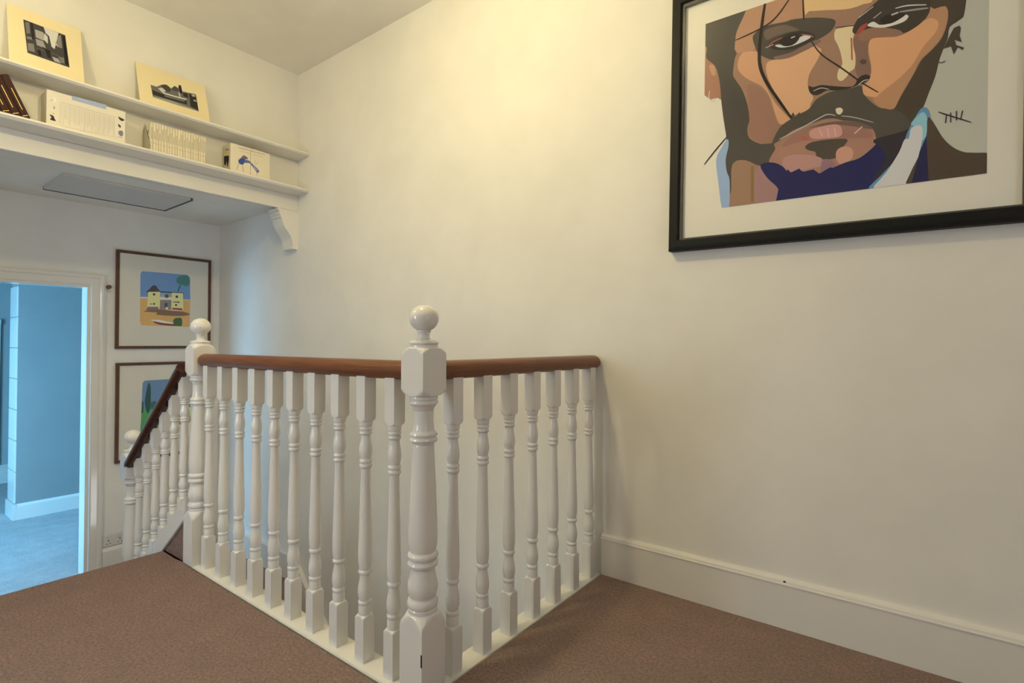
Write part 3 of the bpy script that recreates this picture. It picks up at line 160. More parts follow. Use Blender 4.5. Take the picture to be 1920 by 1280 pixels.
  ((0.095,0.112,0.133),[(1.6617,1.3766),(1.6679,1.3797),(1.6766,1.3804),(1.683,1.3782),(1.6854,1.3712),(1.6855,1.3614),(1.6832,1.3541),(1.6769,1.3509),(1.6682,1.3504),(1.6619,1.3526),(1.6595,1.3595),(1.6594,1.3693)]),
  ((0.06,0.057,0.055),[(1.5758,1.3797),(1.5917,1.3809),(1.5918,1.3651),(1.576,1.364)]),
  ((0.06,0.057,0.055),[(1.7364,1.3736),(1.754,1.3749),(1.7541,1.3569),(1.7366,1.3557)]),
  ((0.06,0.057,0.055),[(1.5783,1.3038),(1.5907,1.3046),(1.5909,1.2904),(1.5785,1.2896)]),
  ((0.06,0.057,0.055),[(1.7331,1.3039),(1.7477,1.3048),(1.7479,1.2902),(1.7333,1.2893)]),
  ((0.189,0.167,0.126),[(1.7184,1.3241),(1.7585,1.3266),(1.7586,1.3185),(1.7185,1.316)]),
  ((0.189,0.167,0.126),[(1.7526,1.3275),(1.7644,1.3282),(1.7645,1.3152),(1.7527,1.3145)]),
  ((0.288,0.264,0.178),[(1.5565,1.2982),(1.5715,1.2991),(1.5716,1.2912),(1.5566,1.2903)]),
  ((0.29,0.185,0.254),[(1.5405,1.2718),(1.6142,1.2759),(1.6145,1.2461),(1.5307,1.2447)]),
  ((0.381,0.067,0.065),[(1.7135,1.2733),(1.786,1.2731),(1.7839,1.2574),(1.7136,1.2611)]),
  ((0.728,0.555,0.505),[(1.71,1.2601),(1.7813,1.2556),(1.7722,1.2458),(1.7102,1.2448)]),
  ((0.249,0.156,0.106),[(1.509,1.235),(1.5315,1.2419),(1.5778,1.2507),(1.6214,1.2564),(1.6518,1.2558),(1.679,1.252),(1.7065,1.2487),(1.737,1.248),(1.7678,1.2479),(1.7944,1.2456),(1.8187,1.2393),(1.8386,1.2308),(1.8434,1.2231),(1.8274,1.2169),(1.7966,1.2115),(1.7578,1.2084),(1.7052,1.208),(1.6458,1.2097),(1.6045,1.2127),(1.5981,1.2179),(1.6087,1.2246),(1.6078,1.2299),(1.5741,1.2319),(1.5297,1.2326)]),
  ((0.85,0.85,0.85),[(1.5653,1.171),(1.5814,1.1724),(1.6072,1.1729),(1.6292,1.1724),(1.64,1.1705),(1.6468,1.1676),(1.6575,1.1643),(1.6786,1.1607),(1.7039,1.1568),(1.722,1.1531),(1.7289,1.1491),(1.7284,1.1454),(1.7202,1.1433),(1.7017,1.1439),(1.6757,1.1462),(1.6505,1.1492),(1.6276,1.1531),(1.6053,1.1577),(1.5877,1.1619),(1.5741,1.1655),(1.565,1.1686)]),
  ((0.213,0.056,0.057),[(1.5809,1.1589),(1.5958,1.1573),(1.6232,1.1517),(1.6506,1.1469),(1.6746,1.1449),(1.6984,1.1438),(1.7185,1.1417),(1.7381,1.137),(1.7539,1.1313),(1.7513,1.128),(1.7166,1.1283),(1.6645,1.1309),(1.6226,1.1353),(1.5984,1.1433),(1.5835,1.1531)]),
  ((0.067,0.165,0.073),[(1.7271,1.1828),(1.7344,1.1892),(1.7443,1.1924),(1.7543,1.194),(1.7643,1.1957),(1.7744,1.1959),(1.782,1.191),(1.7861,1.1768),(1.7878,1.1576),(1.7873,1.142),(1.7854,1.1331),(1.7814,1.1278),(1.7734,1.1261),(1.7575,1.1282),(1.7377,1.1339),(1.7239,1.1422),(1.7202,1.155),(1.7223,1.1705)]),
  ((0.046,0.151,0.172),[(1.755,1.4048),(1.7574,1.4097),(1.76,1.4169),(1.7628,1.4252),(1.7655,1.4334),(1.7686,1.4422),(1.7719,1.452),(1.7749,1.4611),(1.7764,1.4676),(1.7709,1.4698),(1.7677,1.464),(1.7639,1.4553),(1.7599,1.4456),(1.7566,1.4366),(1.754,1.4281),(1.7517,1.4195),(1.75,1.4119),(1.7494,1.4065)]),
  ((0.071,0.25,0.239),[(1.7395,1.5023),(1.7433,1.5132),(1.751,1.524),(1.7619,1.5331),(1.778,1.5407),(1.7975,1.5466),(1.8138,1.5482),(1.8243,1.5437),(1.8314,1.5348),(1.8366,1.5241),(1.8408,1.5112),(1.843,1.4964),(1.8416,1.4831),(1.8354,1.4712),(1.8256,1.4608),(1.8147,1.4551),(1.8026,1.4571),(1.7893,1.4638),(1.7773,1.4691),(1.7674,1.4695),(1.7587,1.4685),(1.7515,1.4709),(1.7452,1.4792),(1.7405,1.4908)]),
  ((0.85,0.85,0.85),[(1.6669,1.2748),(1.6711,1.2768),(1.6769,1.2771),(1.6812,1.2755),(1.6828,1.2709),(1.6829,1.2643),(1.6813,1.2595),(1.6771,1.2575),(1.6713,1.2572),(1.6671,1.2587),(1.6655,1.2634),(1.6654,1.2699)]),
 ],
 'cypress': [
  ((0.167,0.306,0.545),[(1.5131,0.6784),(1.528,0.6962),(1.7338,0.6998),(1.8487,0.6991),(1.861,0.2281),(1.5023,0.2734),(1.5071,0.4582)]),
  ((0.85,0.85,0.57),[(1.5983,0.4725),(1.6252,0.4809),(1.6554,0.4745),(1.693,0.4673),(1.7482,0.4718),(1.8121,0.4756),(1.8587,0.4555),(1.8862,0.3855),(1.895,0.2913),(1.861,0.2281),(1.7498,0.224),(1.6041,0.2497),(1.5056,0.2768),(1.4863,0.2962),(1.5067,0.3185),(1.5316,0.347),(1.5497,0.3893),(1.5725,0.4381)]),
  ((0.121,0.392,0.156),[(1.5095,0.4812),(1.5236,0.4836),(1.5434,0.4762),(1.5607,0.4703),(1.5739,0.4725),(1.5847,0.4763),(1.5897,0.4734),(1.5861,0.4596),(1.5768,0.4393),(1.5663,0.417),(1.5558,0.3933),(1.5443,0.3678),(1.5333,0.3429),(1.5228,0.315),(1.5129,0.2877),(1.5056,0.2748),(1.5022,0.2852),(1.5014,0.3097),(1.5017,0.3352),(1.5031,0.3572),(1.5056,0.3801),(1.5076,0.404),(1.5067,0.4324),(1.5054,0.4617)]),
  ((0.85,0.658,0.301),[(1.588,0.4696),(1.5959,0.4765),(1.6031,0.4771),(1.6035,0.4661),(1.5926,0.4371),(1.5751,0.3967),(1.5584,0.3593),(1.5444,0.3276),(1.5312,0.2988),(1.5206,0.2786),(1.5124,0.2689),(1.5066,0.2677),(1.5056,0.2748),(1.5115,0.2932),(1.5221,0.3201),(1.5333,0.3468),(1.5443,0.3709),(1.5559,0.3949),(1.5663,0.417),(1.5746,0.4379),(1.5817,0.4569)]),
  ((0.033,0.108,0.116),[(1.5517,0.6781),(1.5581,0.678),(1.5645,0.664),(1.5691,0.6438),(1.5704,0.6167),(1.5698,0.5834),(1.5693,0.5537),(1.5705,0.5313),(1.5718,0.5124),(1.5713,0.4947),(1.5679,0.4762),(1.5627,0.459),(1.5575,0.4472),(1.553,0.4414),(1.5485,0.441),(1.544,0.4486),(1.5385,0.4681),(1.533,0.4954),(1.5298,0.5219),(1.5299,0.5435),(1.5323,0.5641),(1.5358,0.5876),(1.5403,0.6205),(1.546,0.6562)]),
  ((0.05,0.159,0.173),[(1.5687,0.5146),(1.5768,0.5238),(1.588,0.531),(1.5976,0.5336),(1.6043,0.5291),(1.6093,0.5199),(1.6124,0.5106),(1.6133,0.5026),(1.6122,0.4945),(1.6092,0.4873),(1.6034,0.4807),(1.5956,0.4749),(1.588,0.4716),(1.5803,0.4708),(1.5726,0.4724),(1.5674,0.4775),(1.5652,0.4882),(1.5654,0.5024)]),
  ((0.033,0.108,0.116),[(1.5096,0.5354),(1.5213,0.5343),(1.5205,0.4491),(1.5088,0.4464)]),
  ((0.85,0.85,0.85),[(1.6289,0.529),(1.7283,0.5285),(1.729,0.4598),(1.6156,0.4649)]),
  ((0.115,0.097,0.186),[(1.6254,0.5312),(1.6778,0.5567),(1.7355,0.5299),(1.6289,0.527)]),
  ((0.537,0.334,0.168),[(1.6229,0.4306),(1.6474,0.4392),(1.688,0.4392),(1.7292,0.4356),(1.7698,0.4309),(1.811,0.4224),(1.8403,0.4079),(1.8559,0.3805),(1.8591,0.3472),(1.8411,0.3255),(1.7872,0.3229),(1.7143,0.3317),(1.6588,0.3473),(1.6312,0.3734),(1.6193,0.4064)]),
 ],
 'street': [
  ((0.069,0.068,0.074),[(0.5873,2.6052),(0.7506,2.6007),(0.7594,2.4176),(0.5964,2.4241)]),
  ((0.657,0.663,0.669),[(0.6646,2.6029),(0.7237,2.6002),(0.7142,2.5491),(0.7033,2.4967),(0.6917,2.5044),(0.6845,2.5611),(0.6714,2.5721)]),
  ((0.394,0.392,0.41),[(0.6298,2.5714),(0.6617,2.5717),(0.6702,2.5331),(0.659,2.5237),(0.6319,2.5281)]),
  ((0.588,0.59,0.614),[(0.6665,2.5698),(0.6787,2.5541),(0.6779,2.5131),(0.6622,2.5294)]),
  ((0.195,0.194,0.209),[(0.5936,2.5937),(0.6091,2.5971),(0.6113,2.5395),(0.5974,2.5288)]),
  ((0.213,0.211,0.229),[(0.596,2.5157),(0.6209,2.5209),(0.6226,2.507),(0.5977,2.5018)]),
  ((0.032,0.031,0.035),[(0.6137,2.6036),(0.6231,2.604),(0.6258,2.5085),(0.6163,2.5083)]),
  ((0.331,0.331,0.355),[(0.6304,2.519),(0.6591,2.5195),(0.6691,2.4815),(0.6339,2.4848)]),
  ((0.108,0.092,0.097),[(0.631,2.4645),(0.6725,2.4744),(0.7251,2.4674),(0.7186,2.4603),(0.6726,2.466),(0.6342,2.4575)]),
  ((0.216,0.215,0.23),[(0.598,2.479),(0.6213,2.4854),(0.625,2.4408),(0.6,2.4382)]),
  ((0.027,0.026,0.029),[(0.653,2.487),(0.6854,2.4759),(0.6859,2.4333),(0.6729,2.4363),(0.6661,2.4674)]),
  ((0.027,0.026,0.029),[(0.6342,2.4617),(0.6469,2.4631),(0.6504,2.4308),(0.6377,2.4295)]),
  ((0.405,0.405,0.43),[(0.6907,2.4482),(0.7154,2.4459),(0.7256,2.4244),(0.6991,2.4261)]),
  ((0.239,0.238,0.255),[(0.7173,2.5764),(0.7321,2.592),(0.7347,2.515),(0.7146,2.5147)]),
  ((0.022,0.022,0.025),[(0.7389,2.5908),(0.749,2.5956),(0.7566,2.4243),(0.7423,2.4314)]),
  ((0.496,0.498,0.525),[(0.7044,2.5445),(0.7144,2.5319),(0.7179,2.5162),(0.7072,2.5243)]),
  ((0.192,0.191,0.204),[(0.7153,2.4588),(0.7386,2.4646),(0.7406,2.4307),(0.7256,2.4287)]),
 ],
 'harbour': [
  ((0.166,0.166,0.162),[(1.1319,2.4819),(1.1632,2.4824),(1.1886,2.5064),(1.2197,2.5186),(1.241,2.5049),(1.262,2.531),(1.2793,2.5227),(1.2861,2.5477),(1.2981,2.5493),(1.3012,2.5117),(1.3386,2.5163),(1.3723,2.5229),(1.3802,2.406),(1.1362,2.4057)]),
  ((0.074,0.074,0.072),[(1.1887,2.5023),(1.1955,2.51),(1.2068,2.5163),(1.2171,2.5188),(1.2253,2.5154),(1.2324,2.5081),(1.2368,2.5003),(1.2376,2.4921),(1.2356,2.4835),(1.2307,2.4771),(1.2213,2.4734),(1.2091,2.4719),(1.1993,2.474),(1.1928,2.4816),(1.1886,2.4926)]),
  ((0.091,0.091,0.089),[(1.2436,2.5029),(1.2478,2.5117),(1.255,2.5224),(1.262,2.5292),(1.2686,2.529),(1.275,2.5249),(1.2794,2.5197),(1.2814,2.5138),(1.2814,2.5069),(1.2785,2.5012),(1.2707,2.4974),(1.2602,2.4948),(1.2517,2.494),(1.2467,2.4952),(1.2437,2.4981)]),
  ((0.028,0.028,0.028),[(1.2861,2.5465),(1.2975,2.5491),(1.3003,2.4944),(1.284,2.4913)]),
  ((0.615,0.619,0.622),[(1.1684,2.4739),(1.1914,2.4887),(1.2097,2.475),(1.1918,2.4534)]),
  ((0.657,0.663,0.669),[(1.1917,2.4593),(1.2627,2.4622),(1.3181,2.4677),(1.3171,2.4582),(1.2628,2.4533),(1.1944,2.4497)]),
  ((0.657,0.663,0.669),[(1.2796,2.4957),(1.285,2.4977),(1.2853,2.4646),(1.2799,2.4638)]),
  ((0.045,0.045,0.044),[(1.1358,2.4497),(1.1892,2.4466),(1.3171,2.4551),(1.3185,2.4283),(1.2207,2.4228),(1.1361,2.4208)]),
  ((0.045,0.045,0.044),[(1.3029,2.5015),(1.3304,2.5089),(1.3307,2.4784),(1.3032,2.4773)]),
  ((0.039,0.039,0.039),[(1.3387,2.512),(1.3779,2.5207),(1.3801,2.4134),(1.3368,2.4226)]),
  ((0.449,0.451,0.448),[(1.3498,2.5131),(1.3723,2.5167),(1.3736,2.5036),(1.3556,2.4981)]),
  ((0.391,0.392,0.388),[(1.3586,2.4796),(1.3755,2.4809),(1.3773,2.471),(1.3587,2.4673)]),
  ((0.354,0.354,0.349),[(1.1412,2.411),(1.2207,2.4198),(1.323,2.4147),(1.3802,2.4072),(1.2633,2.4024),(1.1367,2.4047)]),
  ((0.21,0.209,0.205),[(1.1996,2.4446),(1.3062,2.4511),(1.3063,2.4421),(1.1997,2.4328)]),
 ],
 'boxprint': [
  ((0.388,0.483,0.72),[(0.763,2.2645),(0.9103,2.2692),(0.9069,2.2432),(0.7643,2.2425)]),
  ((0.517,0.51,0.499),[(0.7161,2.2132),(0.9515,2.2148),(0.9519,2.2169),(0.7165,2.2152)]),
  ((0.85,0.85,0.791),[(0.6875,2.2248),(0.7004,2.2283),(0.7039,2.2097),(0.6903,2.2068)]),
  ((0.199,0.187,0.193),[(0.6777,2.2055),(0.6904,2.2165),(0.6899,2.2181),(0.6772,2.2071)]),
  ((0.325,0.316,0.338),[(0.6907,2.1732),(0.6913,2.1781),(0.6929,2.1843),(0.6944,2.1872),(0.6955,2.1833),(0.6965,2.1762),(0.6965,2.171),(0.6948,2.1699),(0.6922,2.1709)]),
  ((0.051,0.046,0.054),[(0.6756,2.1363),(0.6794,2.137),(0.6859,2.1362),(0.6911,2.1345),(0.6932,2.1317),(0.6941,2.128),(0.6951,2.124),(0.6978,2.1194),(0.7006,2.1144),(0.7004,2.111),(0.6941,2.1099),(0.6847,2.1104),(0.6785,2.1121),(0.6788,2.1154),(0.6823,2.12),(0.6841,2.1245),(0.6814,2.129),(0.6772,2.1334)]),
  ((0.108,0.1,0.113),[(0.6875,2.1456),(0.694,2.1454),(0.6944,2.1477),(0.688,2.148)]),
  ((0.064,0.057,0.072),[(0.9622,2.2231),(0.9634,2.2241),(0.9663,2.2235),(0.9705,2.2223),(0.9774,2.2208),(0.9855,2.2188),(0.9905,2.2162),(0.99,2.2125),(0.9863,2.2083),(0.9822,2.2056),(0.9779,2.2053),(0.9732,2.2066),(0.9692,2.209),(0.9658,2.2135),(0.9632,2.2191)]),
  ((0.096,0.09,0.101),[(0.9626,2.1822),(0.9644,2.1831),(0.9669,2.1829),(0.9695,2.1817),(0.972,2.1793),(0.9744,2.1759),(0.9756,2.1727),(0.975,2.1696),(0.9733,2.1667),(0.9712,2.1653),(0.9686,2.1664),(0.9657,2.169),(0.9635,2.172),(0.9624,2.1755),(0.9621,2.1794)]),
  ((0.241,0.236,0.377),[(0.9638,2.1433),(0.9683,2.148),(0.9752,2.1516),(0.9808,2.1524),(0.9838,2.1487),(0.9856,2.1421),(0.986,2.1357),(0.9848,2.1299),(0.9823,2.1242),(0.9792,2.1208),(0.9755,2.1204),(0.9712,2.1222),(0.9678,2.1254),(0.9651,2.1307),(0.9633,2.1375)]),
  ((0.166,0.159,0.187),[(0.964,2.1118),(0.9822,2.1143),(0.9825,2.1164),(0.9642,2.1139)]),
  ((0.617,0.621,0.598),[(0.7241,2.0925),(0.9565,2.1072),(0.9568,2.1093),(0.7244,2.0944)]),
  ((0.522,0.511,0.499),[(0.7163,2.2078),(0.7161,2.1045),(0.7176,2.1049),(0.7178,2.2083)]),
  ((0.603,0.607,0.596),[(0.7227,2.2079),(0.7222,2.1374),(0.7237,2.1379),(0.7242,2.2083)]),
  ((0.603,0.607,0.596),[(0.7292,2.2079),(0.7291,2.0989),(0.7306,2.0994),(0.7307,2.2084)]),
  ((0.522,0.511,0.499),[(0.7357,2.2079),(0.7352,2.1324),(0.7367,2.1329),(0.7372,2.2084)]),
  ((0.603,0.607,0.596),[(0.7422,2.208),(0.7417,2.1324),(0.7432,2.1328),(0.7437,2.2085)]),
  ((0.603,0.607,0.596),[(0.7488,2.208),(0.7485,2.1141),(0.75,2.1145),(0.7503,2.2085)]),
  ((0.522,0.511,0.499),[(0.7554,2.208),(0.7551,2.1059),(0.7566,2.1064),(0.7569,2.2085)]),
  ((0.603,0.607,0.596),[(0.762,2.2081),(0.7615,2.1279),(0.763,2.1284),(0.7635,2.2086)]),
  ((0.603,0.607,0.596),[(0.7686,2.2081),(0.7681,2.1324),(0.7696,2.1329),(0.7701,2.2086)]),
  ((0.522,0.511,0.499),[(0.7752,2.2082),(0.7748,2.1211),(0.7764,2.1216),(0.7768,2.2087)]),
  ((0.603,0.607,0.596),[(0.7819,2.2082),(0.7816,2.1158),(0.7831,2.1163),(0.7834,2.2087)]),
  ((0.603,0.607,0.596),[(0.7886,2.2082),(0.7882,2.1213),(0.7897,2.1218),(0.7902,2.2088)]),
  ((0.522,0.511,0.499),[(0.7954,2.2083),(0.7949,2.1202),(0.7965,2.1206),(0.7969,2.2088)]),
  ((0.603,0.607,0.596),[(0.8021,2.2083),(0.8016,2.1303),(0.8031,2.1308),(0.8037,2.2088)]),
  ((0.603,0.607,0.596),[(0.8089,2.2084),(0.8083,2.1375),(0.8098,2.138),(0.8104,2.2089)]),
  ((0.522,0.511,0.499),[(0.8157,2.2084),(0.8155,2.0962),(0.8171,2.0967),(0.8173,2.2089)]),
  ((0.603,0.607,0.596),[(0.8225,2.2085),(0.822,2.1251),(0.8236,2.1255),(0.8241,2.209)]),
  ((0.603,0.607,0.596),[(0.8294,2.2085),(0.829,2.1172),(0.8306,2.1177),(0.831,2.209)]),
  ((0.522,0.511,0.499),[(0.8363,2.2085),(0.8357,2.1335),(0.8373,2.134),(0.8379,2.209)]),
  ((0.603,0.607,0.596),[(0.8432,2.2086),(0.8429,2.1094),(0.8445,2.1099),(0.8448,2.2091)]),
  ((0.603,0.607,0.596),[(0.8502,2.2086),(0.8499,2.0982),(0.8515,2.0987),(0.8517,2.2091)]),
  ((0.522,0.511,0.499),[(0.8571,2.2087),(0.8565,2.134),(0.8581,2.1345),(0.8587,2.2092)]),
  ((0.603,0.607,0.596),[(0.8641,2.2087),(0.8639,2.0953),(0.8655,2.0958),(0.8657,2.2092)]),
  ((0.603,0.607,0.596),[(0.8712,2.2087),(0.8709,2.0967),(0.8725,2.0972),(0.8728,2.2093)]),
  ((0.522,0.511,0.499),[(0.8782,2.2088),(0.8779,2.1069),(0.8795,2.1074),(0.8798,2.2093)]),
  ((0.603,0.607,0.596),[(0.8853,2.2088),(0.8848,2.1232),(0.8864,2.1237),(0.8869,2.2093)]),
  ((0.603,0.607,0.596),[(0.8924,2.2089),(0.8921,2.1049),(0.8937,2.1054),(0.894,2.2094)]),
  ((0.522,0.511,0.499),[(0.8995,2.2089),(0.8992,2.1096),(0.9008,2.1101),(0.9012,2.2094)]),
  ((0.603,0.607,0.596),[(0.9067,2.209),(0.906,2.1358),(0.9077,2.1363),(0.9084,2.2095)]),
  ((0.603,0.607,0.596),[(0.9139,2.209),(0.9135,2.1142),(0.9151,2.1147),(0.9156,2.2095)]),
  ((0.522,0.511,0.499),[(0.9211,2.209),(0.9207,2.1145),(0.9223,2.115),(0.9228,2.2096)]),
  ((0.603,0.607,0.596),[(0.9284,2.2091),(0.9277,2.1405),(0.9293,2.1409),(0.9301,2.2096)]),
  ((0.603,0.607,0.596),[(0.9357,2.2091),(0.935,2.1371),(0.9366,2.1376),(0.9374,2.2097)]),
  ((0.522,0.511,0.499),[(0.943,2.2092),(0.9425,2.1125),(0.9442,2.113),(0.9447,2.2097)]),
 ],
 'peacock_a': [
  ((0.058,0.109,0.346),[(1.604,2.1588),(1.6071,2.1661),(1.6128,2.1739),(1.619,2.1807),(1.6253,2.187),(1.632,2.1923),(1.6379,2.1941),(1.6429,2.1906),(1.6471,2.1836),(1.6493,2.1762),(1.6484,2.169),(1.6454,2.1614),(1.6421,2.1547),(1.6393,2.1492),(1.6362,2.1447),(1.632,2.1416),(1.626,2.14),(1.6189,2.1399),(1.613,2.1416),(1.6084,2.1459),(1.6049,2.1521)]),
  ((0.195,0.153,0.246),[(1.6221,2.1816),(1.6242,2.1885),(1.6307,2.1977),(1.6378,2.2038),(1.6455,2.2039),(1.6539,2.2008),(1.6603,2.1972),(1.6639,2.1936),(1.6654,2.1896),(1.6643,2.1862),(1.6597,2.1838),(1.6526,2.182),(1.6451,2.1809),(1.6362,2.1799),(1.627,2.1795)]),
  ((0.137,0.171,0.395),[(1.6445,2.1748),(1.6513,2.1778),(1.6613,2.1793),(1.6702,2.1793),(1.6755,2.1774),(1.6796,2.1739),(1.6833,2.1709),(1.6833,2.1571),(1.6813,2.1588),(1.6736,2.1626),(1.6644,2.1619),(1.6549,2.1587),(1.6478,2.1579),(1.644,2.1624),(1.6426,2.1693)]),
  ((0.478,0.354,0.42),[(1.6061,2.1428),(1.6044,2.1389),(1.6025,2.1333),(1.6004,2.127),(1.5986,2.1211),(1.5969,2.1152),(1.5953,2.1089),(1.594,2.1034),(1.5933,2.0995),(1.5959,2.0993),(1.5973,2.1032),(1.5991,2.1087),(1.601,2.1149),(1.6027,2.1208),(1.6045,2.1267),(1.6063,2.133),(1.6078,2.1386),(1.6086,2.1425)]),
  ((0.478,0.354,0.42),[(1.6275,2.1381),(1.628,2.1347),(1.6291,2.1299),(1.6304,2.1245),(1.6317,2.119),(1.6331,2.1128),(1.6346,2.1057),(1.6362,2.0992),(1.6375,2.0948),(1.6402,2.096),(1.6397,2.1008),(1.6386,2.1075),(1.6373,2.1147),(1.636,2.1211),(1.6346,2.1267),(1.633,2.132),(1.6315,2.1365),(1.6302,2.1395)]),
  ((0.518,0.46,0.466),[(1.5981,2.161),(1.6105,2.1773),(1.6085,2.1788),(1.5961,2.1625)]),
  ((0.431,0.353,0.323),[(1.6081,2.2539),(1.6084,2.251),(1.6091,2.2467),(1.6099,2.2426),(1.6109,2.24),(1.6134,2.2408),(1.6146,2.2433),(1.6154,2.2459),(1.6158,2.2476),(1.6145,2.2478),(1.6137,2.2462),(1.6127,2.2437),(1.6119,2.2419),(1.6126,2.2419),(1.612,2.2437),(1.6111,2.2476),(1.6102,2.2518),(1.6095,2.2546)]),
  ((0.431,0.353,0.323),[(1.6164,2.2495),(1.6167,2.2475),(1.6173,2.2445),(1.6181,2.2417),(1.6194,2.2399),(1.6217,2.2414),(1.6228,2.2437),(1.6236,2.2462),(1.624,2.2478),(1.6228,2.248),(1.622,2.2464),(1.621,2.2441),(1.62,2.2423),(1.6205,2.2422),(1.6202,2.2431),(1.6193,2.2456),(1.6184,2.2484),(1.6177,2.2503)]),
  ((0.431,0.353,0.323),[(1.6246,2.2497),(1.6249,2.2476),(1.6256,2.2447),(1.6264,2.2419),(1.6277,2.2401),(1.63,2.2415),(1.631,2.2439),(1.6319,2.2463),(1.6323,2.248),(1.631,2.2482),(1.6302,2.2466),(1.6292,2.2443),(1.6283,2.2425),(1.6288,2.2424),(1.6284,2.2432),(1.6275,2.2458),(1.6267,2.2486),(1.626,2.2504)]),
  ((0.431,0.353,0.323),[(1.6329,2.2499),(1.6332,2.2478),(1.6338,2.2448),(1.6346,2.242),(1.6359,2.2402),(1.6383,2.2417),(1.6393,2.244),(1.6401,2.2465),(1.6406,2.2481),(1.6393,2.2483),(1.6385,2.2468),(1.6375,2.2444),(1.6366,2.2426),(1.6371,2.2425),(1.6367,2.2434),(1.6358,2.2459),(1.6349,2.2487),(1.6342,2.2506)]),
  ((0.431,0.353,0.323),[(1.6412,2.25),(1.6415,2.248),(1.6421,2.245),(1.6429,2.2422),(1.6442,2.2404),(1.6466,2.2418),(1.6477,2.2442),(1.6485,2.2466),(1.6489,2.2483),(1.6476,2.2485),(1.6468,2.2469),(1.6458,2.2446),(1.6449,2.2428),(1.6454,2.2427),(1.645,2.2435),(1.6441,2.2461),(1.6432,2.2489),(1.6425,2.2508)]),
  ((0.431,0.353,0.323),[(1.6495,2.2548),(1.6498,2.2518),(1.6504,2.2475),(1.6512,2.2433),(1.6523,2.2407),(1.6549,2.2416),(1.656,2.2441),(1.6568,2.2467),(1.6573,2.2485),(1.656,2.2486),(1.6552,2.247),(1.6541,2.2445),(1.6533,2.2427),(1.654,2.2426),(1.6534,2.2445),(1.6524,2.2484),(1.6516,2.2526),(1.6508,2.2554)]),
  ((0.431,0.353,0.323),[(1.6579,2.2504),(1.6582,2.2483),(1.6588,2.2453),(1.6597,2.2425),(1.661,2.2407),(1.6633,2.2421),(1.6644,2.2445),(1.6652,2.247),(1.6657,2.2486),(1.6644,2.2488),(1.6635,2.2472),(1.6625,2.2449),(1.6616,2.2431),(1.6621,2.243),(1.6617,2.2438),(1.6608,2.2464),(1.66,2.2492),(1.6592,2.2511)]),
  ((0.431,0.353,0.323),[(1.6663,2.2505),(1.6666,2.2485),(1.6672,2.2455),(1.6681,2.2426),(1.6694,2.2408),(1.6717,2.2423),(1.6728,2.2447),(1.6736,2.2471),(1.6741,2.2488),(1.6728,2.249),(1.672,2.2474),(1.6709,2.2451),(1.67,2.2432),(1.6705,2.2431),(1.6701,2.244),(1.6692,2.2466),(1.6684,2.2494),(1.6676,2.2513)]),
  ((0.431,0.353,0.323),[(1.6747,2.2507),(1.675,2.2486),(1.6756,2.2456),(1.6765,2.2428),(1.6778,2.241),(1.6802,2.2424),(1.6813,2.2448),(1.6821,2.2473),(1.6825,2.2489),(1.6813,2.2492),(1.6804,2.2476),(1.6794,2.2452),(1.6785,2.2434),(1.679,2.2433),(1.6786,2.2442),(1.6777,2.2467),(1.6768,2.2496),(1.6761,2.2514)]),
  ((0.514,0.442,0.403),[(1.612,2.2245),(1.6825,2.2253),(1.683,2.2275),(1.6125,2.2266)]),
 ],
 'peacock_b': [
  ((0.137,0.171,0.395),[(1.6853,2.1694),(1.6929,2.1651),(1.7021,2.1598),(1.7113,2.1538),(1.7209,2.1462),(1.7303,2.1378),(1.7371,2.1308),(1.7399,2.1262),(1.7399,2.123),(1.7382,2.1205),(1.7348,2.1173),(1.7297,2.1147),(1.7233,2.1159),(1.7151,2.1236),(1.7056,2.1348),(1.6966,2.1449),(1.6888,2.1525),(1.6853,2.1554)]),
  ((0.335,0.425,0.667),[(1.6965,2.1596),(1.6983,2.1607),(1.7038,2.157),(1.7097,2.1517),(1.716,2.1442),(1.7227,2.1349),(1.7265,2.128),(1.7255,2.1242),(1.7216,2.1228),(1.7165,2.1254),(1.7093,2.1357),(1.701,2.15)]),
  ((0.478,0.354,0.42),[(1.7215,2.1167),(1.7223,2.0998),(1.7258,2.1008),(1.725,2.1178)]),
  ((0.431,0.353,0.323),[(1.6853,2.2424),(1.6863,2.2411),(1.6886,2.2426),(1.6897,2.245),(1.6906,2.2475),(1.691,2.2491),(1.6897,2.2493),(1.6889,2.2477),(1.6879,2.2454),(1.6869,2.2435),(1.6874,2.2434),(1.687,2.2443),(1.6861,2.2469),(1.6853,2.2495)]),
  ((0.431,0.353,0.323),[(1.6916,2.2557),(1.6919,2.2527),(1.6926,2.2483),(1.6934,2.2441),(1.6945,2.2415),(1.6971,2.2423),(1.6983,2.2449),(1.6991,2.2475),(1.6996,2.2493),(1.6982,2.2495),(1.6974,2.2478),(1.6964,2.2452),(1.6955,2.2434),(1.6963,2.2434),(1.6956,2.2453),(1.6946,2.2493),(1.6937,2.2535),(1.693,2.2563)]),
  ((0.431,0.353,0.323),[(1.7002,2.2512),(1.7005,2.2491),(1.7011,2.2461),(1.702,2.2432),(1.7033,2.2414),(1.7057,2.2429),(1.7068,2.2453),(1.7077,2.2478),(1.7081,2.2494),(1.7068,2.2497),(1.706,2.2481),(1.7049,2.2457),(1.704,2.2439),(1.7045,2.2438),(1.7041,2.2446),(1.7032,2.2472),(1.7023,2.2501),(1.7015,2.252)]),
  ((0.431,0.353,0.323),[(1.7087,2.2514),(1.709,2.2493),(1.7097,2.2463),(1.7105,2.2434),(1.7119,2.2416),(1.7143,2.243),(1.7154,2.2455),(1.7162,2.248),(1.7167,2.2496),(1.7154,2.2498),(1.7145,2.2482),(1.7135,2.2459),(1.7125,2.244),(1.7131,2.2439),(1.7127,2.2448),(1.7117,2.2474),(1.7109,2.2503),(1.7101,2.2521)]),
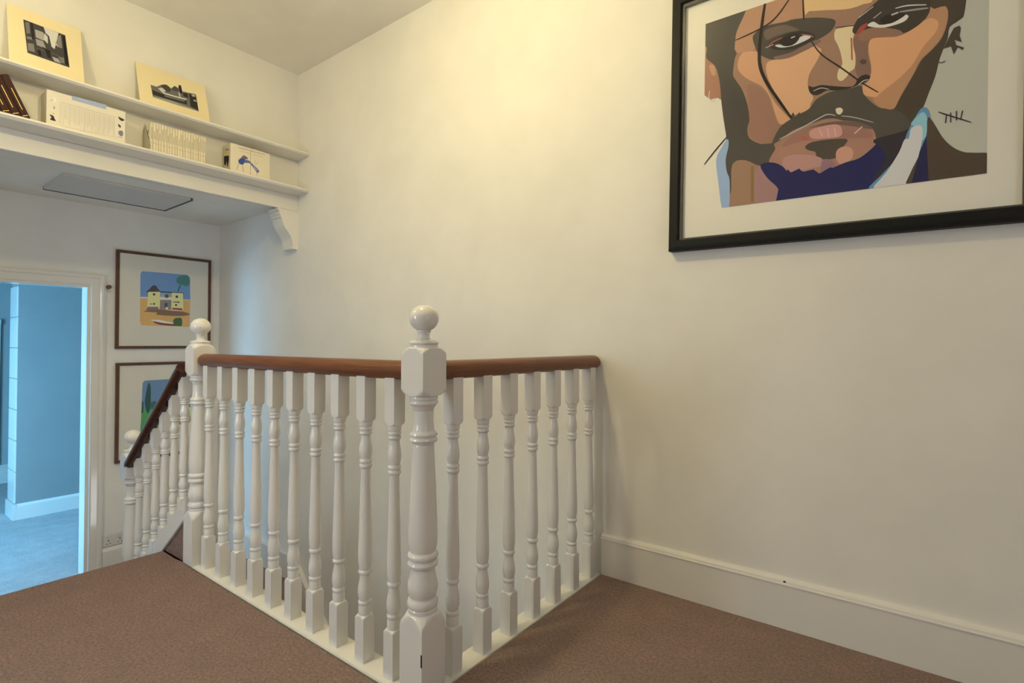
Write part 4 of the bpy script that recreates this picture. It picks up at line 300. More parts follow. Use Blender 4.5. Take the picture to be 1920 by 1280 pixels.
  ((0.431,0.353,0.323),[(1.7173,2.2516),(1.7176,2.2495),(1.7183,2.2464),(1.7191,2.2436),(1.7205,2.2417),(1.7229,2.2432),(1.724,2.2456),(1.7249,2.2481),(1.7253,2.2498),(1.724,2.25),(1.7232,2.2484),(1.7221,2.246),(1.7212,2.2442),(1.7217,2.2441),(1.7213,2.245),(1.7203,2.2476),(1.7195,2.2504),(1.7187,2.2523)]),
  ((0.431,0.353,0.323),[(1.7259,2.2517),(1.7263,2.2496),(1.7269,2.2466),(1.7278,2.2437),(1.7291,2.2419),(1.7315,2.2434),(1.7327,2.2458),(1.7335,2.2483),(1.734,2.25),(1.7327,2.2502),(1.7318,2.2486),(1.7308,2.2462),(1.7298,2.2443),(1.7303,2.2442),(1.7299,2.2451),(1.729,2.2477),(1.7281,2.2506),(1.7273,2.2525)]),
  ((0.431,0.353,0.323),[(1.7346,2.2566),(1.7349,2.2536),(1.7356,2.2491),(1.7364,2.2449),(1.7375,2.2423),(1.7402,2.2431),(1.7414,2.2457),(1.7422,2.2484),(1.7427,2.2501),(1.7413,2.2503),(1.7405,2.2486),(1.7394,2.2461),(1.7385,2.2442),(1.7393,2.2442),(1.7386,2.2461),(1.7377,2.2501),(1.7367,2.2544),(1.736,2.2573)]),
  ((0.431,0.353,0.323),[(1.7433,2.2521),(1.7436,2.25),(1.7443,2.2469),(1.7451,2.244),(1.7465,2.2422),(1.7489,2.2437),(1.7501,2.2461),(1.7509,2.2486),(1.7514,2.2503),(1.7501,2.2505),(1.7492,2.2489),(1.7481,2.2465),(1.7472,2.2447),(1.7477,2.2445),(1.7473,2.2454),(1.7464,2.2481),(1.7455,2.2509),(1.7447,2.2528)]),
  ((0.431,0.353,0.323),[(1.752,2.2523),(1.7524,2.2501),(1.753,2.2471),(1.7539,2.2442),(1.7553,2.2424),(1.7577,2.2438),(1.7588,2.2463),(1.7597,2.2488),(1.7602,2.2505),(1.7588,2.2507),(1.758,2.2491),(1.7569,2.2467),(1.7559,2.2448),(1.7564,2.2447),(1.756,2.2456),(1.7551,2.2482),(1.7542,2.2511),(1.7534,2.253)]),
  ((0.431,0.353,0.323),[(1.7608,2.2524),(1.7611,2.2503),(1.7618,2.2473),(1.7627,2.2443),(1.764,2.2425),(1.7665,2.244),(1.7676,2.2464),(1.7685,2.249),(1.769,2.2506),(1.7676,2.2509),(1.7667,2.2493),(1.7657,2.2469),(1.7647,2.245),(1.7652,2.2449),(1.7648,2.2458),(1.7639,2.2484),(1.763,2.2513),(1.7622,2.2532)]),
  ((0.431,0.353,0.323),[(1.7696,2.2526),(1.7699,2.2505),(1.7706,2.2474),(1.7715,2.2445),(1.7728,2.2427),(1.7753,2.2442),(1.7765,2.2466),(1.7773,2.2491),(1.7778,2.2508),(1.7764,2.251),(1.7756,2.2494),(1.7745,2.247),(1.7735,2.2451),(1.774,2.245),(1.7736,2.2459),(1.7727,2.2486),(1.7718,2.2515),(1.771,2.2534)]),
  ((0.514,0.442,0.403),[(1.6956,2.2242),(1.7662,2.2292),(1.7667,2.2314),(1.6961,2.2263)]),
  ((0.518,0.46,0.466),[(1.7118,2.1934),(1.7117,2.1885),(1.7117,2.1812),(1.7125,2.1742),(1.7155,2.1702),(1.7214,2.1721),(1.7284,2.1773),(1.7351,2.1832),(1.7397,2.1872),(1.7388,2.1884),(1.7341,2.1847),(1.7273,2.1792),(1.7207,2.1744),(1.7167,2.1729),(1.715,2.1756),(1.7141,2.182),(1.7138,2.1891),(1.7134,2.1939)]),
 ],
 'figures': [
  ((0.604,0.483,0.207),[(-3.5794,2.2241),(-3.5737,2.2283),(-3.5641,2.2291),(-3.5548,2.2285),(-3.5467,2.2278),(-3.5391,2.2258),(-3.5337,2.2206),(-3.5306,2.2093),(-3.5297,2.1949),(-3.5329,2.1849),(-3.5428,2.1822),(-3.5567,2.1839),(-3.568,2.1891),(-3.5749,2.1996),(-3.5792,2.2135)]),
  ((0.604,0.483,0.207),[(-3.5265,2.2126),(-3.5203,2.2169),(-3.511,2.2186),(-3.5024,2.2186),(-3.4955,2.2176),(-3.4893,2.2149),(-3.4851,2.21),(-3.4822,2.2007),(-3.4812,2.1892),(-3.4844,2.181),(-3.4954,2.1783),(-3.5108,2.1789),(-3.5224,2.1827),(-3.5273,2.1914),(-3.5285,2.2033)]),
  ((0.033,0.03,0.032),[(-3.5965,2.1918),(-3.554,2.191),(-3.481,2.1819),(-3.4805,2.1546),(-3.5036,2.1144),(-3.5245,2.1202),(-3.5322,2.1524),(-3.5561,2.1281),(-3.5917,2.1402)]),
  ((0.045,0.036,0.039),[(-3.5564,2.2379),(-3.5523,2.2383),(-3.5465,2.2371),(-3.5423,2.2348),(-3.5407,2.231),(-3.5406,2.2262),(-3.5421,2.2231),(-3.5462,2.2227),(-3.552,2.224),(-3.5562,2.2262),(-3.5578,2.23),(-3.5579,2.2348)]),
  ((0.045,0.036,0.039),[(-3.5138,2.2324),(-3.5093,2.2327),(-3.503,2.2313),(-3.4985,2.229),(-3.4967,2.2252),(-3.4966,2.2205),(-3.4983,2.2174),(-3.5027,2.2171),(-3.509,2.2185),(-3.5135,2.2207),(-3.5153,2.2246),(-3.5154,2.2293)]),
 ],
 'slipside': [
  ((0.239,0.23,0.237),[(-3.5955,2.2488),(-3.4431,2.1305),(-3.4387,2.0915),(-3.5986,2.1417)]),
  ((0.053,0.046,0.047),[(-3.5798,2.2563),(-3.5551,2.2332),(-3.5184,2.2001),(-3.4817,2.1661),(-3.4561,2.1397),(-3.4455,2.1225),(-3.4429,2.1096),(-3.4437,2.0999),(-3.443,2.0925),(-3.4344,2.0905),(-3.4325,2.0971),(-3.4301,2.1068),(-3.4321,2.1203),(-3.4431,2.1385),(-3.4694,2.1655),(-3.5069,2.1997),(-3.5449,2.2328),(-3.5719,2.256)]),
  ((0.077,0.069,0.063),[(-3.522,2.2089),(-3.5197,2.2109),(-3.5144,2.2112),(-3.5091,2.2094),(-3.5047,2.203),(-3.5003,2.1945),(-3.4957,2.1906),(-3.4904,2.1962),(-3.4849,2.2065),(-3.4804,2.2132),(-3.4769,2.2131),(-3.4743,2.2094),(-3.4738,2.2044),(-3.476,2.1972),(-3.4804,2.1886),(-3.4859,2.1834),(-3.493,2.1843),(-3.5013,2.1887),(-3.5086,2.1937),(-3.5147,2.1989),(-3.5198,2.2047)]),
  ((0.135,0.126,0.122),[(-3.5426,2.1645),(-3.538,2.1654),(-3.5316,2.1639),(-3.5269,2.1608),(-3.525,2.1553),(-3.5248,2.1481),(-3.5263,2.1433),(-3.5309,2.1424),(-3.5373,2.1439),(-3.5421,2.1469),(-3.544,2.1525),(-3.5442,2.1597)]),
 ],
}
# ------------------------------------------------------------------ materials
def new_mat(name):
    mt = bpy.data.materials.new(name); mt.use_nodes = True
    nt = mt.node_tree
    return mt, nt, nt.nodes['Principled BSDF']
def noise_node(nt, scale, detail=4, rough=0.6, coord='Object', stretch=None):
    tc = nt.nodes.new('ShaderNodeTexCoord')
    n = nt.nodes.new('ShaderNodeTexNoise')
    n.inputs['Scale'].default_value = scale; n.inputs['Detail'].default_value = detail; n.inputs['Roughness'].default_value = rough
    if stretch:
        mp = nt.nodes.new('ShaderNodeMapping'); mp.inputs['Scale'].default_value = stretch
        nt.links.new(tc.outputs[coord], mp.inputs['Vector']); nt.links.new(mp.outputs[0], n.inputs['Vector'])
    else:
        nt.links.new(tc.outputs[coord], n.inputs['Vector'])
    return n
def ramp(nt, src, c0, c1, p0=0.35, p1=0.65):
    r = nt.nodes.new('ShaderNodeValToRGB')
    r.color_ramp.elements[0].position = p0; r.color_ramp.elements[0].color = (*c0, 1)
    r.color_ramp.elements[1].position = p1; r.color_ramp.elements[1].color = (*c1, 1)
    nt.links.new(src, r.inputs['Fac'])
    return r
def bump(nt, b, src, strength, dist):
    n = nt.nodes.new('ShaderNodeBump'); n.inputs['Strength'].default_value = strength; n.inputs['Distance'].default_value = dist
    nt.links.new(src, n.inputs['Height']); nt.links.new(n.outputs[0], b.inputs['Normal'])
    return n
def paint(name, col, rough=0.6, bscale=180, bstr=0.12, spec=0.5, var=0.03):
    mt, nt, b = new_mat(name)
    n = noise_node(nt, 2.5, 3)
    r = ramp(nt, n.outputs['Fac'], tuple(c*(1-var) for c in col), tuple(min(1, c*(1+var)) for c in col))
    nt.links.new(r.outputs[0], b.inputs['Base Color'])
    b.inputs['Roughness'].default_value = rough
    b.inputs['Specular IOR Level'].default_value = spec
    if bstr:
        n2 = noise_node(nt, bscale, 3)
        bump(nt, b, n2.outputs['Fac'], bstr, 0.002)
    return mt
M = {}
M['wall'] = paint('wall_emulsion', (0.80, 0.785, 0.745), 0.75, 220, 0.10, 0.25)
M['ceil'] = paint('ceiling_emulsion', (0.86, 0.835, 0.77), 0.85, 200, 0.10, 0.2)
M['gloss'] = paint('white_gloss_paint', (0.78, 0.76, 0.72), 0.10, 60, 0.05, 0.5, 0.015)
M['satin'] = paint('cream_satin_paint', (0.82, 0.80, 0.745), 0.42, 80, 0.06, 0.4, 0.02)
M['hatch'] = paint('hatch_board_paint', (0.66, 0.64, 0.60), 0.7, 90, 0.15, 0.3)
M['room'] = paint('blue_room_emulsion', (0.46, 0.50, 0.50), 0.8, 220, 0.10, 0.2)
M['recess_shade'] = paint('hatch_recess_shade', (0.10, 0.095, 0.085), 0.8, 50, 0.0)
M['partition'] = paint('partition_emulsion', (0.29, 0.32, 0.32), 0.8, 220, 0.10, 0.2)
M['plug'] = paint('socket_plastic', (0.70, 0.69, 0.66), 0.35, 50, 0.0)
M['dark'] = paint('dark_hole', (0.02, 0.018, 0.016), 0.6, 50, 0.0)

def carpet(name, ca, cb):
    mt, nt, b = new_mat(name)
    n = noise_node(nt, 105, 6, 0.8)
    r = ramp(nt, n.outputs['Fac'], ca, cb, 0.38, 0.62)
    big = noise_node(nt, 9, 4, 0.7)
    rb = ramp(nt, big.outputs['Fac'], (0.86, 0.86, 0.86), (1.10, 1.10, 1.10), 0.3, 0.7)
    mx = nt.nodes.new('ShaderNodeMix'); mx.data_type = 'RGBA'; mx.blend_type = 'MULTIPLY'; mx.inputs['Factor'].default_value = 1.0
    nt.links.new(r.outputs[0], mx.inputs['A']); nt.links.new(rb.outputs[0], mx.inputs['B'])
    nt.links.new(mx.outputs['Result'], b.inputs['Base Color'])
    b.inputs['Roughness'].default_value = 1.0
    b.inputs['Specular IOR Level'].default_value = 0.05
    b.inputs['Sheen Weight'].default_value = 0.5
    b.inputs['Sheen Roughness'].default_value = 0.6
    n3 = noise_node(nt, 105, 6, 0.8)
    bump(nt, b, n3.outputs['Fac'], 1.0, 0.03)
    return mt
M['carpet'] = carpet('brown_carpet', (0.262, 0.122, 0.075), (0.76, 0.405, 0.282))
M['room_carpet'] = carpet('pale_room_carpet', (0.62, 0.66, 0.68), (0.86, 0.90, 0.92))

def wood(name, ca, cb, rough=0.28, stretch=(2, 40, 40)):
    mt, nt, b = new_mat(name)
    n = noise_node(nt, 3.0, 6, 0.7, stretch=stretch)
    r = ramp(nt, n.outputs['Fac'], ca, cb, 0.3, 0.7)
    nt.links.new(r.outputs[0], b.inputs['Base Color'])
    b.inputs['Roughness'].default_value = rough
    bump(nt, b, n.outputs['Fac'], 0.06, 0.001)
    return mt
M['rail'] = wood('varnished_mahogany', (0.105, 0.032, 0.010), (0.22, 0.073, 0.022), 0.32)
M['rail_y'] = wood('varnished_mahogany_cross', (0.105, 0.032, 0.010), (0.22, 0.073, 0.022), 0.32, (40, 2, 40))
M['rail_shaded'] = wood('shaded_mahogany_handrail', (0.030, 0.008, 0.005), (0.075, 0.020, 0.010), 0.16)  # rail wood coloured darker, shade on the sloping rail put into its colour
M['frame_brown'] = wood('walnut_frame', (0.075, 0.030, 0.014), (0.135, 0.055, 0.024), 0.4, (10, 10, 10))
M['frame_black'] = paint('black_frame_lacquer', (0.006, 0.006, 0.0055), 0.55, 120, 0.10, 0.25, 0.1)
M['rabbet'] = paint('frame_rabbet_charcoal', (0.055, 0.052, 0.044), 0.5, 120, 0.05)
M['paper'] = paint('art_paper', (0.87, 0.85, 0.79), 0.9, 300, 0.08, 0.1, 0.01)
M['mount'] = paint('cream_mount_board', (0.76, 0.735, 0.655), 0.9, 300, 0.05, 0.1, 0.01)
M['card'] = paint('cream_card', (0.86, 0.76, 0.50), 0.85, 300, 0.05, 0.1, 0.015)
M['boxwhite'] = paint('white_box_card', (0.80, 0.755, 0.66), 0.6, 200, 0.03, 0.3, 0.015)
M['boxside'] = paint('taupe_box_side', (0.60, 0.54, 0.42), 0.7, 200, 0.03, 0.3, 0.05)
M['spine'] = paint('cream_book_spine', (0.82, 0.755, 0.60), 0.6, 200, 0.03, 0.3, 0.03)
M['spine2'] = paint('ivory_book_spine', (0.76, 0.69, 0.52), 0.6, 200, 0.03, 0.3, 0.03)
M['pages'] = paint('book_pages', (0.70, 0.62, 0.45), 0.9, 300, 0.1, 0.1)
M['album'] = paint('oxblood_leather', (0.040, 0.010, 0.009), 0.55, 140, 0.25, 0.25, 0.2)
M['kraft'] = paint('olive_slipcase', (0.50, 0.46, 0.34), 0.7, 200, 0.05, 0.2, 0.05)
mt, nt, b = new_mat('gold_foil'); b.inputs['Base Color'].default_value = (0.62, 0.42, 0.17, 1); b.inputs['Metallic'].default_value = 1; b.inputs['Roughness'].default_value = 0.45; M['gold'] = mt
mt, nt, b = new_mat('aged_brass'); b.inputs['Base Color'].default_value = (0.22, 0.12, 0.06, 1); b.inputs['Metallic'].default_value = 0.8; b.inputs['Roughness'].default_value = 0.45; M['brass'] = mt
mt, nt, b = new_mat('steel_screw'); b.inputs['Base Color'].default_value = (0.5, 0.5, 0.5, 1); b.inputs['Metallic'].default_value = 1; b.inputs['Roughness'].default_value = 0.35; M['steel'] = mt
mt, nt, b = new_mat('printed_ink')
at = nt.nodes.new('ShaderNodeAttribute'); at.attribute_name = 'ink'
nt.links.new(at.outputs['Color'], b.inputs['Base Color']); b.inputs['Roughness'].default_value = 0.85; b.inputs['Specular IOR Level'].default_value = 0.1
M['ink'] = mt
def pane(name, ior=1.45, rough=0.02):
    mt = bpy.data.materials.new(name); mt.use_nodes = True; nt = mt.node_tree
    nt.nodes.remove(nt.nodes['Principled BSDF'])
    t = nt.nodes.new('ShaderNodeBsdfTransparent'); g = nt.nodes.new('ShaderNodeBsdfGlossy'); g.inputs['Roughness'].default_value = rough
    lw = nt.nodes.new('ShaderNodeLayerWeight'); lw.inputs['Blend'].default_value = 0.5
    pw_ = nt.nodes.new('ShaderNodeMath'); pw_.operation = 'POWER'; pw_.inputs[1].default_value = 5.0
    nt.links.new(lw.outputs['Facing'], pw_.inputs[0])
    f = nt.nodes.new('ShaderNodeMath'); f.operation = 'MULTIPLY_ADD'; f.inputs[1].default_value = 0.6; f.inputs[2].default_value = 0.025
    nt.links.new(pw_.outputs[0], f.inputs[0])
    mx = nt.nodes.new('ShaderNodeMixShader')
    nt.links.new(f.outputs[0], mx.inputs[0]); nt.links.new(t.outputs[0], mx.inputs[1]); nt.links.new(g.outputs[0], mx.inputs[2])
    nt.links.new(mx.outputs[0], nt.nodes['Material Output'].inputs['Surface'])
    return mt
M['glass'] = pane('picture_glass')
def emit(name, col, strength):
    mt = bpy.data.materials.new(name); mt.use_nodes = True; nt = mt.node_tree
    b = nt.nodes['Principled BSDF']; b.inputs['Emission Color'].default_value = (*col, 1); b.inputs['Emission Strength'].default_value = strength
    return mt

# ------------------------------------------------------------------ mesh helpers
def box(bm, x0, x1, y0, y1, z0, z1):
    vs = [bm.verts.new(p) for p in ((x0,y0,z0),(x1,y0,z0),(x1,y1,z0),(x0,y1,z0),(x0,y0,z1),(x1,y0,z1),(x1,y1,z1),(x0,y1,z1))]
    for f in ((3,2,1,0),(4,5,6,7),(0,1,5,4),(1,2,6,5),(2,3,7,6),(3,0,4,7)):
        bm.faces.new([vs[i] for i in f])
def extrude_poly(bm, pts, axis, a, b):
    """closed 2-D outline pts swept along axis from a to b; (u,v) are the other two axes in XYZ order"""
    def P(u, v, w):
        return {'X': (w, u, v), 'Y': (u, w, v), 'Z': (u, v, w)}[axis]
    A = [bm.verts.new(P(u, v, a)) for u, v in pts]; B = [bm.verts.new(P(u, v, b)) for u, v in pts]
    n = len(pts)
    for i in range(n):
        j = (i+1) % n
        bm.faces.new((A[i], A[j], B[j], B[i]))
    bm.faces.new(A[::-1]); bm.faces.new(B)
def lathe_sq(bm, prof, a, n=48, cx=0, cy=0):
    """surface of revolution limited by a square of half-width a; prof = [(z, r)], bottom to top"""
    rings = []
    for z, r in prof:
        ring = []
        for k in range(n):
            t = 2*math.pi*(k+0.0)/n
            c, s = math.cos(t), math.sin(t)
            rr = min(r, a/max(abs(c), abs(s)))
            ring.append(bm.verts.new((cx+rr*c, cy+rr*s, z)))
        rings.append(ring)
    for A, B in zip(rings, rings[1:]):
        for k in range(n):
            j = (k+1) % n
            bm.faces.new((A[k], A[j], B[j], B[k]))
    bm.faces.new(rings[0][::-1]); bm.faces.new(rings[-1])
def sweep(bm, sect, path):
    """sect: list of (across, up) offsets; path: list of (point, across_vec, up_vec, scale)"""
    rings = []
    for p, ac, uv, s in path:
        rings.append([bm.verts.new(Vector(p)+Vector(ac)*u*s+Vector(uv)*v*s) for u, v in sect])
    n = len(sect)
    for A, B in zip(rings, rings[1:]):
        for k in range(n):
            j = (k+1) % n
            bm.faces.new((A[k], A[j], B[j], B[k]))
    bm.faces.new(rings[0][::-1]); bm.faces.new(rings[-1])
def mesh(name, bm, smooth=None, bevel=0.0):
    bmesh.ops.recalc_face_normals(bm, faces=bm.faces)
    if bevel:
        eds = [e for e in bm.edges if len(e.link_faces) == 2 and e.calc_face_angle(0) > 0.5]
        bmesh.ops.bevel(bm, geom=eds, offset=bevel, segments=2, affect='EDGES', clamp_overlap=True)
    me = bpy.data.meshes.new(name); bm.to_mesh(me); bm.free()
    if smooth:
        me.shade_smooth(); me.set_sharp_from_angle(angle=math.radians(smooth))
    return me
def link(name, me, mat, parent=None):
    o = bpy.data.objects.new(name, me); C.objects.link(o)
    if mat is not None and len(me.materials) == 0: me.materials.append(mat)
    if parent: o.parent = parent
    return o
def boxes(name, bl, mat, parent=None, bevel=0.0):
    bm = bmesh.new()
    for q in bl: box(bm, *q)
    return link(name, mesh(name, bm, None, bevel), mat, parent)
def tag(o, label=None, cat=None, group=None, kind=None):
    if label: o['label'] = label
    if cat: o['category'] = cat
    if group: o['group'] = group
    if kind: o['kind'] = kind
    return o
def thing(name, label, cat, loc=(0, 0, 0), group=None):
    o = bpy.data.objects.new(name, None); C.objects.link(o); o.location = loc; o.empty_display_size = 0.05
    return tag(o, label, cat, group)
def child(o, parent, loc=(0, 0, 0)):
    o.parent = parent; o.location = loc
    return o
def struct(name, bl, mat, label, bevel=0.0, cat=None):
    o = boxes(name, bl, mat, None, bevel)
    return tag(o, label, cat, None, 'structure')
def ink_mesh(name, key, fn, mat, parent, step=0.00005):
    """flat printed shapes: every colour patch of the print a polygon, later ones laid over earlier ones"""
    verts, faces, cols = [], [], []
    for k, (col, pts) in enumerate(PRINTS[key]):
        b0 = len(verts)
        verts += [fn(u, v, step*(k+1)) for u, v in pts]
        faces.append(tuple(range(b0, b0+len(pts)))); cols.append(col)
    me = bpy.data.meshes.new(name); me.from_pydata(verts, [], faces)
    at = me.color_attributes.new('ink', 'FLOAT_COLOR', 'CORNER')
    i = 0
    for f, c in zip(faces, cols):
        for _ in f:
            at.data[i].color = (*c, 1); i += 1
    return link(name, me, mat, parent)

# ------------------------------------------------------------------ the setting
YW, XU, XB, ZC, ZL = 2.08, -3.56, -4.79, 2.937, -0.705
struct('wall_right', [(-4.79, 1.9, YW, 2.20, -3.2, ZC)], M['wall'], 'tall pale wall running along the stairwell', cat='wall')
struct('wall_upper', [(-3.66, XU, -1.3, YW, 1.955, ZC)], M['wall'], 'upper wall behind the two long shelves', cat='wall')
DY0, DY1, DZ = 0.40, 1.165, 1.395
struct('wall_back', [(-4.90, XB, -2.0, DY0, -3.2, 2.0), (-4.90, XB, DY1, 2.20, -3.2, 2.0), (-4.90, XB, DY0, DY1, DZ, 2.0), (-4.90, XB, DY0, DY1, -3.2, -0.72)], M['wall'], 'lower back wall holding the doorway and two small pictures', cat='wall')
struct('ceiling', [(-3.66, 1.9, -1.3, 2.2, ZC, ZC+0.1)], M['ceil'], 'flat pale ceiling above the landing', cat='ceiling')
struct('ceiling_alcove', [(-4.90, -3.60, -1.3, YW, 2.0, 2.1)], M['ceil'], 'low ceiling over the alcove below the shelves', cat='ceiling')
WX0, WX1, WZ0, WZ1 = -2.85, -1.85, 0.65, 1.85
struct('wall_left', [(-4.79, WX0, -1.42, -1.3, -3.2, ZC), (WX1, 1.9, -1.42, -1.3, -3.2, ZC), (WX0, WX1, -1.42, -1.3, -3.2, WZ0), (WX0, WX1, -1.42, -1.3, WZ1, ZC)], M['wall'], 'pale wall with the hall window, out of view', cat='wall')
struct('wall_front', [(1.9, 2.02, -1.42, 2.2, -3.2, ZC)], M['wall'], 'pale wall behind the viewer', cat='wall')
w1 = boxes('window_1', [(WX0, WX1, -1.41, -1.34, WZ0, WZ0+0.05), (WX0, WX1, -1.41, -1.34, WZ1-0.05, WZ1), (WX0, WX0+0.05, -1.41, -1.34, WZ0+0.05, WZ1-0.05), (WX1-0.05, WX1, -1.41, -1.34, WZ0+0.05, WZ1-0.05), (-2.375, -2.325, -1.41, -1.34, WZ0+0.05, WZ1-0.05)], M['gloss'])
tag(w1, 'white framed hall window', None, None, 'structure')
boxes('pane', [(WX0+0.05, WX1-0.05, -1.385, -1.380, WZ0+0.05, WZ1-0.05)], M['glass'], w1)
struct('floor_well', [(-4.79, 1.9, -1.3, YW, -3.3, -3.2)], M['carpet'], 'brown carpeted floor at the bottom of the stairwell', cat='floor')

# landing carpet: a slab with a rolled nosing at the top of the short flight
LX, LY, RX = -2.885, 1.008, -1.090
bm = bmesh.new()
nose = [(LX+0.02, -0.30), (LX+0.02, -0.05), (LX+0.004, -0.04), (LX, -0.024), (LX+0.004, -0.009), (LX+0.016, 0.0)]
extrude_poly(bm, nose+[(1.9, 0.0), (1.9, -0.30)], 'Y', -1.3, LY)
bmesh.ops.bevel(bm, geom=[e for e in bm.edges if all(abs(v.co.y-LY) < 1e-5 and v.co.z > -1e-4 for v in e.verts)], offset=0.008, segments=2, affect='EDGES')
box(bm, RX, 1.9, LY, 2.062, -0.30, 0.0)
fl = tag(link('floor_landing', mesh('floor_landing', bm, 40), M['carpet']), 'brown carpeted landing floor', 'floor', None, 'structure')
# strip of carpet turned up beside the stair string
bm = bmesh.new()
extrude_poly(bm, [(-2.6695, -0.02), (-3.00, -0.02), (-3.00, -0.045), (-2.6695, 0.21)], 'Y', 1.030, 1.060)
link('carpet_upstand', mesh('carpet_upstand', bm), M['carpet'], fl)
struct('floor_lower', [(-4.79, -3.44, -1.3, 2.062, ZL-0.25, ZL)], M['carpet'], 'brown carpeted half landing at the foot of the short flight', cat='floor')
st = thing('staircase', 'brown carpeted flights down to the half landing and below', 'stairs'); st['kind'] = 'structure'
RI, GO = 0.17625, 0.22
for k in range(1, 4):
    bm = bmesh.new()
    x1 = LX+0.02-GO*(k-1); x0 = x1-GO-0.02; z = -RI*k
    extrude_poly(bm, [(x0+0.02, ZL-0.1), (x0+0.02, z-0.05), (x0, z-0.035), (x0, z-0.012), (x0+0.012, z), (x1, z), (x1, ZL-0.1)], 'Y', -1.3, 1.005)
    link('step', mesh('step', bm, 40), M['carpet'], st)
for k in range(1, 12):
    bm = bmesh.new()
    x0 = -3.42+GO*(k-1); x1 = x0+GO+0.02; z = ZL-RI*k
    extrude_poly(bm, [(x0, z-0.4), (x1-0.02, z-0.4), (x1-0.02, z-0.05), (x1, z-0.035), (x1, z-0.012), (x1-0.012, z), (x0, z)], 'Y', 1.12, 2.05)
    link('step', mesh('step', bm, 40), M['carpet'], st)
# wall below the balustrade, on the well side, and the skirting that follows the stair
struct('wall_well', [(-2.86, -1.14, 1.04, 1.10, -3.2, -0.20), (-3.46, -2.86, 1.06, 1.10, -3.2, -0.72)], M['wall'], 'pale wall of the stairwell under the balustrade', cat='wall')
bm = bmesh.new()
sk = [(-4.79, ZL), (-4.79, ZL+0.172), (-3.62, ZL+0.172), (-3.52, ZL+0.15), (-3.45, ZL+0.09), (-3.40, ZL+0.03)]
for i in range(1, 10):
    sk.append((-3.40+0.2*i, ZL+0.03-0.16*i))
sk2 = [(x, z-0.30) for x, z in sk[::-1] if x > -3.5]+[(-3.52, ZL-0.05)]
extrude_poly(bm, sk+sk2, 'Y', 2.05, YW)
tag(link('baseboard_stair', mesh('baseboard_stair', bm, None), M['gloss']), 'white skirting following the stairs down along the wall', 'skirting', None, 'structure')
# landing skirting with a moulded top
bm = bmesh.new()
extrude_poly(bm, [(YW, 0), (2.060, 0), (2.060, 0.150), (2.0575, 0.152), (2.0575, 0.156), (2.060, 0.158), (2.062, 0.166), (2.067, 0.172), (2.073, 0.175), (YW, 0.176)], 'X', -1.092, 1.9)
tag(link('baseboard_right', mesh('baseboard_right', bm, None), M['gloss']), 'tall white skirting board with moulded top along the landing', 'skirting', None, 'structure')
boxes('paint_chip', [(-0.379, -0.371, 2.0600, 2.0606, 0.162, 0.168)], M['dark'], bpy.data.objects['baseboard_right'])

# beam fascia under the lower shelf
fa = struct('trim_1', [(XU-0.02, XU+0.012, -1.3, YW, 1.942, 2.0495)], M['satin'], 'cream fascia board across the front of the bulkhead', 0.002)
# loft hatch in the alcove ceiling
h = thing('loft_hatch', 'square loft hatch board set into the alcove ceiling', 'hatch', (-4.24, 1.20, 2.0))
boxes('panel', [(-0.235, 0.235, -0.345, 0.345, -0.016, 0.0)], M['hatch'], h, 0.002)
boxes('recess_shade_strip', [(-0.250, -0.236, -0.345, 0.358, -0.0185, 0.0), (-0.236, 0.235, 0.346, 0.358, -0.0175, 0.0)], M['recess_shade'], h)  # dark strips stand in for the shaded sides of the hatch recess

# doorway: lining and moulded architrave
d1 = thing('door_1', 'white moulded door casing around the blue-lit doorway', 'door frame'); d1['kind'] = 'structure'
boxes('door_lining', [(-4.915, XB+0.004, DY1-0.001, DY1+0.025, ZL, DZ+0.02)], M['gloss'], d1)
boxes('door_lining', [(-4.915, XB+0.004, DY0-0.025, DY0+0.001, ZL, DZ+0.02)], M['gloss'], d1)
boxes('door_head', [(-4.915, XB+0.004, DY0, DY1, DZ-0.002, DZ+0.02)], M['gloss'], d1)
def arch_prof(w):   # (offset from opening, projection)
    return [(0.0, 0.0), (0.0, 0.012), (0.006, 0.016), (0.012, 0.014), (0.016, 0.014), (0.05*w/0.085, 0.017), (0.052*w/0.085, 0.022), (0.062*w/0.085, 0.027), (0.074*w/0.085, 0.027), (0.079*w/0.085, 0.022), (w, 0.020), (w, 0.0)]
def architrave(name, p0, p1, outdir, m0, m1, w, parent):
    """mitred moulding on the back wall from p0 to p1 (y,z); outdir = unit vector away from the opening"""
    bm = bmesh.new()
    d = Vector((p1[0]-p0[0], p1[1]-p0[1])).normalized(); od = Vector(outdir)
    A, B = [], []
    for o, pr in arch_prof(w):
        a = Vector(p0)+od*o-d*(o*m0); b_ = Vector(p1)+od*o+d*(o*m1)
        A.append(bm.verts.new((XB+pr, a.x, a.y))); B.append(bm.verts.new((XB+pr, b_.x, b_.y)))
    n = len(A)
    for i in range(n):
        j = (i+1) % n; bm.faces.new((A[i], A[j], B[j], B[i]))
    bm.faces.new(A[::-1]); bm.faces.new(B)
    link(name, mesh(name, bm), M['gloss'], parent)
architrave('architrave', (DY1+0.018, ZL), (DY1+0.018, DZ+0.014), (1, 0), 0, 1, 0.085, d1)
architrave('architrave', (DY0-0.018, DZ+0.014), (DY1+0.018, DZ+0.014), (0, 1), 1, 1, 0.085, d1)
architrave('architrave', (DY0-0.018, ZL), (DY0-0.018, DZ+0.014), (-1, 0), 0, 1, 0.085, d1)
boxes('threshold_strip', [(-4.86, -4.79, DY0, DY1, ZL-0.01, ZL+0.008)], M['dark'], d1, 0.002)
bm = bmesh.new()
extrude_poly(bm, [(XB, ZL), (XB+0.02, ZL), (XB+0.02, ZL+0.15), (XB+0.012, ZL+0.165), (XB+0.004, ZL+0.172), (XB, ZL+0.172)], 'Y', 1.27, 2.05)
tag(link('baseboard_back', mesh('baseboard_back', bm), M['gloss']), 'white skirting at the foot of the back wall', 'skirting', None, 'structure')

